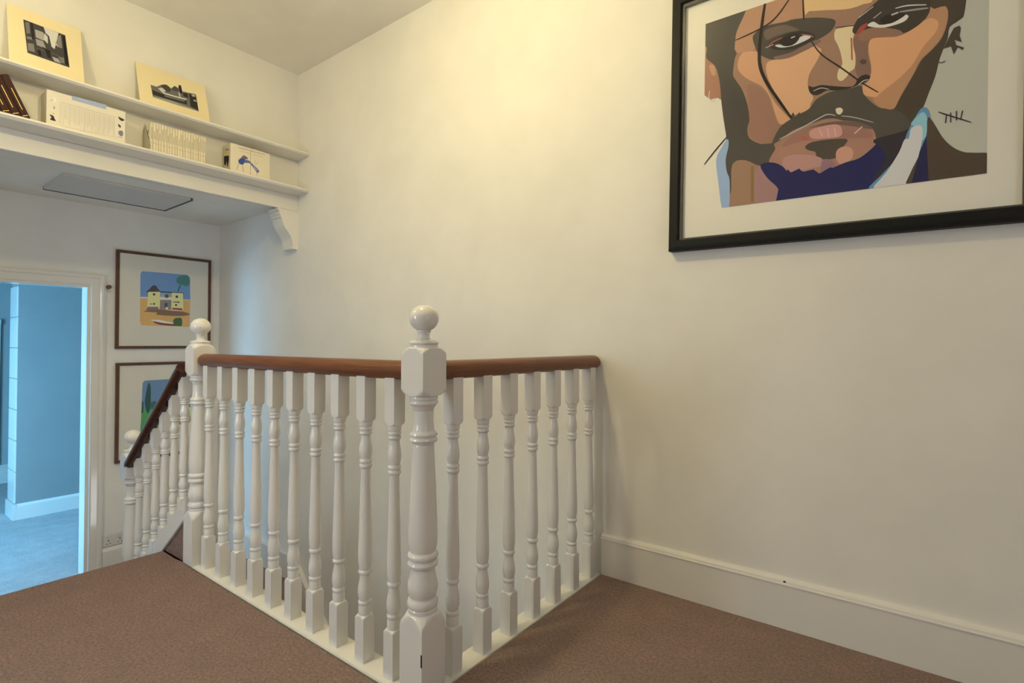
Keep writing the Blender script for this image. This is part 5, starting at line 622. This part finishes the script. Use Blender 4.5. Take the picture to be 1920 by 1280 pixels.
# ---- the blue-lit room beyond the doorway
struct('floor_room', [(-8.9, -4.79, -2.0, 3.1, ZL-0.2, ZL+0.002)], M['room_carpet'], 'pale carpet of the room beyond the doorway', cat='floor')
struct('ceiling_room', [(-8.9, -4.90, -2.0, 3.1, 1.75, 1.85)], M['room'], 'ceiling of the room beyond the doorway', cat='ceiling')
struct('wall_room_far', [(-8.9, -8.8, -2.0, 3.1, ZL, 1.75)], M['room'], 'far wall of the room beyond the doorway', cat='wall')
struct('wall_room_right', [(-8.8, -4.90, 3.0, 3.1, ZL, 1.75)], M['room'], 'side wall of the room beyond the doorway', cat='wall')
struct('wall_room_left', [(-8.8, -6.15, -1.5, -1.4, ZL, 1.75), (-5.05, -4.9, -1.5, -1.4, ZL, 1.75), (-6.15, -5.05, -1.5, -1.4, ZL, 0.0), (-6.15, -5.05, -1.5, -1.4, 1.45, 1.75)], M['room'], 'window wall of the room beyond the doorway', cat='wall')
PX, PY = -6.835, 1.125
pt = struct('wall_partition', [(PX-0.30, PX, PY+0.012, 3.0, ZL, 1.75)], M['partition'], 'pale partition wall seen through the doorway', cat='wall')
zz = ZL+0.16
hs = [0.30, 0.285, 0.30, 0.29, 0.295, 0.30, 0.30]
bm0 = bmesh.new(); box(bm0, 0, 0.30, 0, 0.012, 0, 0.291); bmq = mesh('facing_block', bm0, None, 0.002)
for i, hh in enumerate(hs):
    if zz+0.29 > 1.75: break
    o = link('facing_block', bmq, M['gloss'], pt); o.location = (PX-0.30, PY, zz); zz += 0.297
bm = bmesh.new()
extrude_poly(bm, [(PX, ZL), (PX+0.018, ZL), (PX+0.018, ZL+0.13), (PX+0.006, ZL+0.15), (PX, ZL+0.152)], 'Y', PY+0.0125, 3.0)
box(bm, PX-0.31, PX+0.018, PY-0.014, PY+0.012, ZL, ZL+0.15)
tag(link('baseboard_partition', mesh('baseboard_partition', bm), M['gloss']), 'white skirting at the foot of the partition in the blue room', 'skirting', None, 'structure')
# white door casing with plinths on the far wall, glimpsed at the left edge
d2 = thing('door_2', 'pale casing and plinth on the far wall of the blue room', 'door frame'); d2['kind'] = 'structure'
boxes('casing', [(-8.8, -8.76, 0.60, 1.30, ZL, 1.23), (-8.8, -8.74, 1.16, 1.26, ZL, 1.20), (-8.8, -8.74, 0.60, 1.30, 1.20, 1.26)], M['gloss'], d2)
boxes('plinth', [(-8.8, -8.70, 1.10, 3.0, ZL, ZL+0.12)], M['gloss'], d2)
boxes('plinth', [(-8.8, -8.73, 1.10, 3.0, ZL+0.12, ZL+0.22)], M['gloss'], d2)

# ------------------------------------------------------------------ pendant lamps (above the frame, the second an added fill)
for i, (x, y, z, pw, lc) in enumerate(LAMPS):
    t = thing('pendant_lamp', ['bare pendant bulb hanging above the corner newel', 'added pendant bulb above the short flight, brightening the shelf wall'][i], 'lamp', (x, y, ZC), 'ceiling pendants')
    bm = bmesh.new(); lathe_sq(bm, [(-0.030, 0.012), (-0.026, 0.030), (-0.012, 0.046), (0.0, 0.048)], 1.0, 28)
    link('ceiling_rose', mesh('ceiling_rose', bm, 40), M['gloss'], t)
    bm = bmesh.new(); lathe_sq(bm, [(z-ZC+0.11, 0.004), (-0.028, 0.004)], 1.0, 10)
    link('cord', mesh('cord', bm, 60), M['gloss'], t)
    bm = bmesh.new(); lathe_sq(bm, [(z-ZC+0.066, 0.020), (z-ZC+0.068, 0.022), (z-ZC+0.10, 0.022), (z-ZC+0.115, 0.010), (z-ZC+0.12, 0.005)], 1.0, 20)
    link('lamp_holder', mesh('lamp_holder', bm, 40), M['gloss'], t)
    d = bpy.data.lights.new('bulb', 'POINT'); d.energy = pw; d.color = lc; d.shadow_soft_size = 0.06
    o = bpy.data.objects.new('bulb', d); C.objects.link(o); o.parent = t; o.location = (0, 0, z-ZC)

# ------------------------------------------------------------------ balustrade
NX, NY = -1.133, 1.058          # corner newel axis
LNX = -2.622                    # far newel axis
A = 0.0455
def zy(y): return 1.0-(y-641.5)*0.001541
def P(px): return px*0.001541
def newel_profile(zbase, with_ball=False):
    pf = [(zbase, 0.1), (zy(1163), 0.1), (zy(1158), 0.0625), (zy(1152), 0.056), (zy(1146), 0.0495), (zy(1142), 0.0455), (zy(1140.5), 0.0425)]
    for y, r in [(1140, 26.5), (1134, 26.8), (1132, 25.5), (1130, 27.5), (1126, 28.6), (1121, 28.6), (1117, 27), (1115, 24),
                 (1113, 23.5), (1108, 25.5), (1102, 27.6), (1094, 28.2), (1086, 27.4), (1076, 25), (1066, 22.5), (1060, 21.6), (1058, 22),
                 (1057.5, 25), (1055, 27.6), (1051, 28.4), (1047.5, 27), (1045.5, 25), (1043.5, 25), (1042, 27), (1038, 28.6), (1034, 28.2), (1031, 26), (1029.5, 24),
                 (1026, 24.5), (1020, 26), (1010, 27), (995, 27.2), (980, 26.8), (950, 25.6), (910, 23.8), (870, 21.8), (840, 20.4), (834, 20), (832, 19.6), (830.5, 20.8), (829, 20.8),
                 (827.5, 23), (826, 25.4), (823, 26.6), (820, 25.8), (818, 23.5), (816.5, 23.5), (815.5, 25), (813, 26), (810, 25.4), (808, 23), (806, 20.8),
                 (803, 19.8), (790, 18.9), (775, 18.5), (769.5, 18.6), (768.8, 17.9), (768, 18.8), (764, 20), (760, 22.2), (757.5, 24.5), (756, 26.4), (753.5, 27), (751, 26.2), (749.8, 24.4), (748.5, 25), (747, 26.4), (745, 26.6), (742.5, 26.2)]:
        pf.append((zy(y), P(r)))
    pf += [(zy(741), 0.0425), (zy(740.5), 0.0470), (zy(739), 0.0515), (zy(736), 0.0570), (zy(732), 0.062), (zy(728), 0.066), (zy(720), 0.1), (zy(670), 0.1), (zy(664), 0.066), (zy(660), 0.062), (zy(656), 0.056), (zy(653), 0.0495), (zy(651), 0.0440), (zy(650.3), 0.0405)]
    for y, r in [(648, 26.3), (646.5, 26), (645.8, 25), (645, 26.8), (642.5, 27.6), (641, 27), (639.5, 24.5), (637.5, 20)]:
        pf.append((zy(y), P(r)))
    return pf
FIN = [(zy(y), P(r)) for y, r in [(638, 20), (636.5, 15), (635, 12), (632, 10.6), (628, 10.4), (624.5, 11), (622.5, 12.2), (621.5, 13.3), (620.3, 13.5), (619, 12.6), (618, 14.5)]]
for k in range(1, 24):
    a = -0.50*math.pi+math.pi*(0.165+0.835*k/23)
    FIN.append((zy(596.5)+P(25.6)*math.sin(a)*0.99, max(0.0006, P(27.6)*math.cos(a))))
def make_newel(parent, loc, zbase, chip=True):
    bm = bmesh.new(); lathe_sq(bm, newel_profile(zbase), A, 64)
    o = link('newel_post', mesh('newel_post', bm, 32), M['gloss'], parent); o.location = loc
    bm = bmesh.new(); lathe_sq(bm, FIN, 1.0, 40)
    f = link('ball_finial', mesh('ball_finial', bm, 50), M['gloss'], o)
    return o
# turned baluster, measured in pixels of the one beside the corner newel
PXB = 0.001660
def zb(y): return 1.0-(y-640.8)*PXB
BA = 0.0215
TURN = [(1159, 11.8), (1144, 12.0), (1142, 11.2), (1140.5, 11.2), (1139, 12.2), (1136.5, 12.8), (1133.5, 12.2), (1132, 10.8), (1130, 11), (1124, 12.6), (1115, 13.4), (1106, 12.6), (1096, 10.8), (1088, 9.6), (1084.5, 9.4),
        (1083.5, 10.6), (1082, 12), (1079, 12.7), (1076, 12), (1074.5, 10.6), (1072, 10.8), (1066, 12), (1056, 12.9), (1040, 12.9), (1010, 12.2), (980, 11.3), (940, 10.2), (900, 9.3), (884, 9), (882, 9), (881, 10.6), (879.5, 11.6), (877, 12.1), (874.5, 11.4), (873, 10.4), (871.8, 10.6), (870.5, 11.6), (868, 12), (865.5, 11.2), (864, 9.8),
        (862, 9.8), (857, 11.4), (849, 12.4), (841, 12), (832, 10.6), (824, 9.4), (819, 9), (818, 9.6), (816.8, 11), (814.5, 12.1), (812, 11.4), (810.8, 10.4), (809.5, 10.6), (808.5, 11.8), (806.5, 12.3), (804, 11.4), (802.8, 10.6), (801.5, 11.6), (800, 12.2), (796, 12.4), (792.5, 12.6)]
def baluster_mesh(name, z0, z1, ztb=None, ztt=None):
    """square foot from z0, turned middle, square head up to z1; the turning may be squeezed between ztb and ztt"""
    lo, hi = zb(1159), zb(792.5)
    ztb = lo if ztb is None else ztb; ztt = hi if ztt is None else ztt
    mp = lambda y: ztb+(zb(y)-lo)*(ztt-ztb)/(hi-lo)
    pf = [(z0, 0.1), (ztb-0.012, 0.1), (ztb-0.009, 0.0305), (ztb-0.005, 0.0270), (ztb-0.0015, 0.0225), (ztb-0.0008, 0.0205)]
    pf += [(mp(y), r*PXB) for y, r in TURN]
    pf += [(ztt+0.0008, 0.0212), (ztt+0.0015, 0.0235), (ztt+0.005, 0.0275), (ztt+0.010, 0.0305), (ztt+0.016, 0.1), (z1, 0.1)]
    bm = bmesh.new(); lathe_sq(bm, pf, BA, 32)
    return mesh(name, bm, 32)
RZ = 0.9160                      # handrail centre height
RAIL = []                        # mopstick section: round with a flattened underside
for k in range(28):
    a = 2*math.pi*k/28
    u, v = 0.0335*math.cos(a), 0.0300*math.sin(a)
    RAIL.append((u, max(v, -0.0275)))
bal = thing('landing_balustrade', 'white turned landing balustrade with brown wooden handrail and two ball-topped newels', 'balustrade', (NX, NY, 0))
def loc(x, y, z=0): return (x-NX, y-NY, z)
n1 = make_newel(bal, loc(NX, NY), -0.30)
n2 = make_newel(bal, loc(LNX, NY), -0.30)
boxes('paint_chip', [(A-0.004, A+0.0003, -A-0.0003, -A+0.0015, 0.104, 0.139)], M['dark'], n1)
bm = bmesh.new(); bmesh.ops.create_icosphere(bm, subdivisions=2, radius=0.0032, matrix=Matrix.Translation((0.036, -0.016, zy(600))))
link('paint_chip', mesh('paint_chip', bm, 60), M['dark'], n2)
bm = bmesh.new(); bmesh.ops.create_icosphere(bm, subdivisions=2, radius=0.0022, matrix=Matrix.Translation((0.034, 0.019, zy(813))))
link('paint_chip', mesh('paint_chip', bm, 60), M['dark'], n1)
bmesh_land = baluster_mesh('baluster', -0.03, 0.893)
LB = [-1.259-0.13978*i for i in range(10)]
RB = [1.181+0.1407*i for i in range(7)]
for x in LB:
    child(link('baluster', bmesh_land, M['gloss']), bal, loc(x, NY))
for y in RB:
    child(link('baluster', bmesh_land, M['gloss']), bal, loc(NX, y))
Z = Vector((0, 0, 1))
def rail_path(p0, p1, across, upv, r0=(), r1=()):
    p0, p1 = Vector(p0), Vector(p1); d = (p1-p0).normalized(); L = (p1-p0).length
    ts = [(t, s) for t, s in r0]+[(0.03 if r0 else 0.0, 1.0)]
    ts += [(L*k/8, 1.0) for k in range(1, 8)]
    ts += [(L-(0.03 if r1 else 0.0), 1.0)]+[(L-t, s) for t, s in r1]
    return [(p0+d*t, across, upv, s) for t, s in ts]
ROUND = [(0.0, 0.80), (0.004, 0.90), (0.012, 0.97)]
bm = bmesh.new()
sweep(bm, RAIL, rail_path((LNX+A-0.002, NY, RZ), (NX-A+0.002, NY, RZ), (0, 1, 0), Z, r0=[(0.0, 0.86), (0.005, 0.94), (0.014, 0.99)]))
child(link('handrail', mesh('handrail', bm, 40), M['rail']), bal, loc(0, 0))
bm = bmesh.new()
sweep(bm, RAIL, rail_path((NX, NY+A-0.002, RZ), (NX, YW-0.002, RZ), (1, 0, 0), Z, r1=[(0.02, 0.985), (0.009, 0.94), (0.0, 0.84)]))
child(link('handrail', mesh('handrail', bm, 40), M['rail_y']), bal, loc(0, 0))
# white base rails (and apron down into the well) carrying the balusters
bm = bmesh.new(); box(bm, LNX+A, NX-A, LY+0.006, 1.104, -0.20, -0.004)
child(link('base_rail', mesh('base_rail', bm, None, 0.003), M['satin']), bal, loc(0, 0))
bm = bmesh.new(); box(bm, -1.178, RX-0.006, NY+A, YW-0.002, -0.20, -0.004)
child(link('base_rail', mesh('base_rail', bm, None, 0.003), M['satin']), bal, loc(0, 0))

# sloping balustrade of the short flight
SY, TAN = 1.034, 0.797
SLX = -3.392
stb = thing('stair_balustrade', 'sloping white balustrade of the short flight with handrail darkened by painted shade and lower newel', 'balustrade', (SLX, SY, ZL))
def sl(o, x=0.0, y=0.0, z=0.0):
    o.parent = stb; o.location = (x-SLX, y-SY, z-ZL); return o
drop = -0.588
bm = bmesh.new(); lathe_sq(bm, newel_profile(ZL-drop), A, 64)
ln = sl(link('newel_post', mesh('newel_post', bm, 32), M['gloss']), SLX, SY, drop)
bm = bmesh.new(); lathe_sq(bm, FIN, 1.0, 40); link('ball_finial', mesh('ball_finial', bm, 50), M['gloss'], ln)
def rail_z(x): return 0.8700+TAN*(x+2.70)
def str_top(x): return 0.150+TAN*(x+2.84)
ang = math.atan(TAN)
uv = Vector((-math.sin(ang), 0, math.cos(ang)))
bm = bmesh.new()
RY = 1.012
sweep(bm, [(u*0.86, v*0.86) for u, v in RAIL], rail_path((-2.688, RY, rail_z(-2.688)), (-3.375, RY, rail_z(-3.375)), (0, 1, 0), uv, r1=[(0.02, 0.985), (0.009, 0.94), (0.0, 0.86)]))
sl(link('handrail', mesh('handrail', bm, 40), M['rail_shaded']))
xa, xb = -2.6695, -3.36
bm = bmesh.new()
extrude_poly(bm, [(xa, str_top(xa)), (xb, str_top(xb)), (xb, str_top(xb)-0.10), (xa, str_top(xa)-0.10)], 'Y', 1.016, 1.066)
sl(link('string', mesh('string', bm, None, 0.003), M['gloss']))
for i in range(6):
    x = -2.722-0.1135*i
    zbm, ztm = str_top(x), rail_z(x)-0.024
    me = baluster_mesh('baluster', zbm-0.03, ztm+0.008, zbm+0.035, zbm+0.035+(ztm-zbm-0.125))
    sl(link('baluster', me, M['gloss']), x, SY, 0)

# ------------------------------------------------------------------ shelves and corbel
def shelf(name, label, z0, z1):
    t = thing(name, label, 'shelf', (XU, 0.4, z0), 'long wall shelves')
    bm = bmesh.new()
    x0, x1 = 0.001, 0.155
    extrude_poly(bm, [(x0, 0.0), (x1-0.012, 0.006), (x1-0.001, z1-z0-0.011), (x1, z1-z0-0.009), (x1, z1-z0-0.002), (x1-0.002, z1-z0), (x0, z1-z0)], 'Y', -1.69, 1.679)
    link('board', mesh('board', bm), M['satin'], t)
    return t
shelf('wall_shelf', 'upper long cream wall shelf holding the two mounted photographs', 2.311, 2.336)
shelf('wall_shelf', 'lower long cream wall shelf holding the row of books', 2.050, 2.078)
bm = bmesh.new()
cor = [(0, 1.942), (-0.150, 1.942), (-0.150, 1.930), (-0.144, 1.924), (-0.136, 1.919), (-0.141, 1.915), (-0.141, 1.906), (-0.132, 1.898), (-0.126, 1.893), (-0.130, 1.889), (-0.130, 1.881),
       (-0.122, 1.876), (-0.118, 1.862), (-0.112, 1.842), (-0.102, 1.820), (-0.088, 1.800), (-0.072, 1.780), (-0.058, 1.762), (-0.047, 1.742), (-0.041, 1.722), (-0.038, 1.700), (-0.038, 1.684), (-0.044, 1.676), (-0.042, 1.668), (0, 1.668)]
extrude_poly(bm, [(u, z-1.668) for u, z in cor], 'X', -0.135, 0.0)
co = link('corbel', mesh('corbel', bm, None), M['satin']); co.location = (XU+0.008, YW, 1.668)
tag(co, 'cream scrolled corbel under the end of the beam, against the tall wall', 'corbel')

# ------------------------------------------------------------------ framed pictures
def framed(name, label, cat, loc_, w, h, fw_, depth, inner, prof, fmat, rot=None, orient='X'):
    """frame of four mitred members; local u = across, v = up, n = out of the wall"""
    t = thing(name, label, cat, loc_)
    if rot: t.rotation_euler = rot
    def Pn(u, v, n): return (n, u, v) if orient == 'X' else (u, -n, v)
    cs = [(-w/2, -h/2), (w/2, -h/2), (w/2, h/2), (-w/2, h/2)]
    for i in range(4):
        a, b_ = cs[i], cs[(i+1) % 4]
        bm = bmesh.new(); RA, RB_ = [], []
        for off, n in prof:
            def ins(c): return (c[0]-math.copysign(off, c[0]), c[1]-math.copysign(off, c[1]))
            RA.append(bm.verts.new(Pn(*ins(a), n))); RB_.append(bm.verts.new(Pn(*ins(b_), n)))
        m_ = len(prof)
        for k in range(m_):
            j = (k+1) % m_; bm.faces.new((RA[k], RA[j], RB_[j], RB_[k]))
        bm.faces.new(RA[::-1]); bm.faces.new(RB_)
        link('frame_rail' if i % 2 == 0 else 'frame_stile', mesh('frame_member', bm), fmat, t)
    return t, Pn
def slab(name, Pn, u0, u1, v0, v1, n0, n1, mat, parent):
    bm = bmesh.new()
    a, b_ = Pn(u0, v0, n0), Pn(u1, v1, n1)
    box(bm, min(a[0], b_[0]), max(a[0], b_[0]), min(a[1], b_[1]), max(a[1], b_[1]), min(a[2], b_[2]), max(a[2], b_[2]))
    return link(name, mesh(name, bm), mat, parent)
# big portrait on the tall wall, hanging slightly crooked
prof = [(0, 0.001), (0, 0.034), (0.005, 0.043), (0.014, 0.045), (0.036, 0.045), (0.041, 0.042), (0.041, 0.001)]
t, Pn = framed('framed_portrait', 'large black-framed pop-art portrait of a bearded face on the tall wall', 'picture', (-0.24, YW, 1.86), 1.072, 1.012, 0.04, 0.045, 0, prof, M['frame_black'], (0, math.radians(1.05), 0), 'Y')
for nm, q in (('spacer', (-0.495, -0.4855, -0.465, 0.465)), ('spacer', (0.4855, 0.495, -0.465, 0.465)), ('spacer', (-0.4855, 0.4855, -0.465, -0.4585)), ('spacer', (-0.4855, 0.4855, 0.4525, 0.465))):
    slab(nm, Pn, *q, 0.012, 0.034, M['rabbet'], t)
pp_ = slab('paper', Pn, -0.492, 0.492, -0.462, 0.462, 0.010, 0.0195, M['paper'], t)
ink_mesh('print', 'portrait', lambda u, v, k: (u, -(0.0196+k*0.35), v), M['ink'], t)
slab('glass', Pn, -0.4945, 0.4945, -0.4645, 0.4645, 0.0355, 0.0375, M['glass'], t)
# the two small pictures on the back wall
prof = [(0, 0.001), (0, 0.022), (0.002, 0.024), (0.019, 0.024), (0.021, 0.022), (0.021, 0.001)]
def small_picture(label, y0, y1, z0, z1, key, rot):
    cy_, cz_ = (y0+y1)/2, (z0+z1)/2; w, h = y1-y0, z1-z0
    t, Pn = framed('framed_print', label, 'picture', (XB, cy_, cz_), w, h, 0.021, 0.024, 0, prof, M['frame_brown'], (rot, 0, 0), 'X')
    slab('mount', Pn, -w/2+0.020, w/2-0.020, -h/2+0.020, h/2-0.020, 0.004, 0.0145, M['mount'], t)
    ink_mesh('print', key, lambda u, v, k: (0.0146+k*0.3, u-cy_, v-cz_), M['ink'], t)
    slab('glass', Pn, -w/2+0.020, w/2-0.020, -h/2+0.020, h/2-0.020, 0.0185, 0.0200, M['glass'], t)
small_picture('upper small framed print of a yellow villa under a blue sky', 1.333, 2.004, 0.945, 1.693, 'villa', 0)
small_picture('lower small framed print of a dark cypress, half hidden by the sloping handrail', 1.340, 2.008, 0.085, 0.838, 'cypress', 0)

# ------------------------------------------------------------------ wall hook and socket
hk = thing('door_hook', 'small brown metal hook on the casing beside the upper small picture', 'hook', (XB+0.002, 1.288, 1.405))
bm = bmesh.new(); lathe_sq(bm, [(0.0, 0.013), (0.003, 0.013), (0.006, 0.006), (0.014, 0.006), (0.018, 0.013), (0.026, 0.015), (0.033, 0.011), (0.036, 0.003)], 1.0, 20)
bmesh.ops.rotate(bm, verts=bm.verts, matrix=Matrix.Rotation(math.radians(90), 3, 'Y'))
link('knob', mesh('knob', bm, 40), M['brass'], hk)
bm = bmesh.new()
pts = [Vector((0.012, -0.004, -0.006)), Vector((0.016, -0.008, -0.022)), Vector((0.018, -0.006, -0.036)), Vector((0.018, 0.006, -0.040)), Vector((0.014, 0.022, -0.036))]
sweep(bm, [(0.002*math.cos(a*math.pi/4), 0.002*math.sin(a*math.pi/4)) for a in range(8)], [(p, (1, 0, 0), (0, 0.7, 0.7), 1) for p in pts])
link('hook_wire', mesh('hook_wire', bm, 60), M['steel'], hk)
so = thing('wall_socket', 'double white wall socket low on the back wall beside the lower newel', 'socket', (XB, 1.345, -0.48))
boxes('plate', [(0.0, 0.010, -0.0735, 0.0735, -0.043, 0.043)], M['plug'], so, 0.003)
for s in (-1, 1):
    sw = boxes('switch', [(0.010, 0.015, s*0.030-0.010, s*0.030+0.010, 0.012, 0.032)], M['plug'], so, 0.001)
    boxes('pin_hole', [(0.0100, 0.0104, s*0.036-0.003, s*0.036+0.003, -0.006, 0.004), (0.0100, 0.0104, s*0.036-0.014, s*0.036-0.007, -0.026, -0.021), (0.0100, 0.0104, s*0.036+0.007, s*0.036+0.014, -0.026, -0.021)], M['dark'], so)

# ------------------------------------------------------------------ things on the shelves
SH1, SH2 = 2.3362, 2.0782
def leaning_card(name, label, y0, y1, ztop, key, rot):
    xb_, xt = -3.455, -3.546
    L = math.hypot(xt-xb_, ztop-SH1); a = math.atan2(xb_-xt, ztop-SH1)
    t = thing(name, label, 'photograph', (xb_, (y0+y1)/2, SH1), 'mounted photographs on the upper shelf')
    t.rotation_euler = (rot, -a, 0)
    w = y1-y0
    boxes('card', [(-0.002, 0.0, -w/2, w/2, 0.0, L)], M['card'], t)
    cy_ = (y0+y1)/2; sc = L/(ztop-SH1)
    ink_mesh('photo', key, lambda u, v, k: (0.0003+k, u-cy_, (v-SH1)*sc), M['ink'], t)
    return t
leaning_card('mounted_photograph', 'cream mounted black-and-white street photograph, left on the upper shelf', 0.528, 0.818, 2.665, 'street', 0.0)
leaning_card('mounted_photograph', 'cream mounted sepia photograph of a waterfront, right on the upper shelf', 1.068, 1.440, 2.608, 'harbour', 0.0)

# dark leather albums leaning at the left end
lean = math.radians(24)
for i in range(4):
    lab = ['dark red leather album, rightmost of the leaning row', 'dark red leather album, second from right in the leaning row', 'dark red leather album, third from right in the leaning row', 'dark red leather album, fourth from right in the leaning row'][i]
    th_ = 0.030
    wslant = th_/math.cos(lean)
    t = thing('photo_album', lab, 'book', (-3.425, 0.606-i*(wslant+0.0015), SH2), 'leather albums on the lower shelf')
    t.rotation_euler = (lean, 0, 0)
    boxes('cover', [(-0.115, 0.0, -th_, 0.0, 0.0, 0.212)], M['album'], t, 0.003)
    boxes('page_block', [(-0.112, -0.006, -th_+0.004, -0.004, 0.211, 0.2125)], M['pages'], t)
    for z in (0.022,):
        boxes('gilt_band', [(0.0, 0.0006, -th_+0.004, -0.004, z, z+0.0022)], M['gold'], t)
    boxes('gilt_title', [(0.0, 0.0006, -th_+0.0138, -0.0138, 0.050, 0.150)], M['gold'], t)
# white printed box
t = thing('printed_box', 'wide white box with faint columns of print and a blue label', 'box', (-3.445, 0.83, SH2))
boxes('carton', [(-0.108, 0.0, -0.1655, 0.1655, 0.0, 0.183)], M['boxwhite'], t, 0.0015)
boxes('carton_end', [(-0.1065, -0.001, -0.1661, -0.1655, 0.001, 0.182)], M['boxside'], t)
ink_mesh('print', 'boxprint', lambda u, v, k: (0.0003+k*0.3, u-0.83, v-SH2), M['ink'], t)
# slipcase with a row of slim cream books
t = thing('slipcase', 'olive card slipcase with slanting side around the slim cream books', 'box', (-3.45, 1.262, SH2))
bm = bmesh.new()
for y in (-0.1495, 0.1480):
    extrude_poly(bm, [(-0.104, 0), (0.0, 0), (0.0, 0.06), (-0.085, 0.150), (-0.104, 0.152)], 'Y', y, y+0.0015)
box(bm, -0.1055, -0.104, -0.1495, 0.1495, 0, 0.152)
link('case', mesh('case', bm), M['kraft'], t)
bw = 0.2955/21
for i in range(21):
    lab = 'slim cream book in the slipcase row, %s' % (['leftmost', 'second from left', 'third from left', 'fourth from left', 'fifth from left', 'sixth from left', 'seventh from left', 'eighth from left', 'ninth from left', 'tenth from left', 'middle of the row', 'tenth from right', 'ninth from right', 'eighth from right', 'seventh from right', 'sixth from right', 'fifth from right', 'fourth from right', 'third from right', 'second from right', 'rightmost'][i])
    random.seed(i*7+1)
    hh = 0.170+random.uniform(-0.003, 0.004)
    b = thing('slim_book', lab, 'book', (-3.447+random.uniform(-0.002, 0.0015), 1.1145+bw*(i+0.5), SH2), 'slim cream books in the slipcase')
    boxes('cover', [(-0.098, 0.0, -bw/2+0.0008, bw/2-0.0008, 0.0, hh)], M['spine' if i % 3 else 'spine2'], b, 0.0012)
    boxes('spine_title', [(0.0, 0.0004, -0.0022, 0.0022, 0.075, 0.075+random.uniform(0.04, 0.075))], M['kraft'], b)
    boxes('spine_mark', [(0.0, 0.0005, -0.004, 0.004, 0.050, 0.055)], M['boxside'], b)
t2 = bpy.data.objects['slim_book']
ink_mesh('cover_picture', 'slipside', lambda u, v, k: (max(-0.100, (u+3.437)*0.62)-0.004, -bw/2-0.0004+0.0008-k, v-SH2), M['ink'], t2)
# two thick volumes with a peacock across their spines
spl = 1.6833
for nm, y0, y1, key, lab in (('thick_book', 1.556, spl-0.0008, 'peacock_a', 'thick cream book with the blue bird body on its spine'), ('thick_book', spl+0.0008, 1.812, 'peacock_b', 'thick cream book with the bird tail on its spine')):
    b = thing(nm, lab, 'book', (-3.445, (y0+y1)/2, SH2), 'thick cream volumes')
    boxes('cover', [(-0.108, 0.0, y0-(y0+y1)/2, y1-(y0+y1)/2, 0.0, 0.184)], M['spine'], b, 0.002)
    cy_ = (y0+y1)/2
    ink_mesh('spine_print', key, lambda u, v, k: (0.0003+k*0.3, u-cy_, v-SH2), M['ink'], b)
    if key == 'peacock_a':
        boxes('cover_board', [(-0.106, -0.002, y0-cy_-0.0006, y0-cy_, 0.002, 0.182)], M['boxside'], b)
        ink_mesh('cover_picture', 'figures', lambda u, v, k: ((u+3.445)*0.60+0.002, y0-cy_-0.0008-k, v-SH2), M['ink'], b)
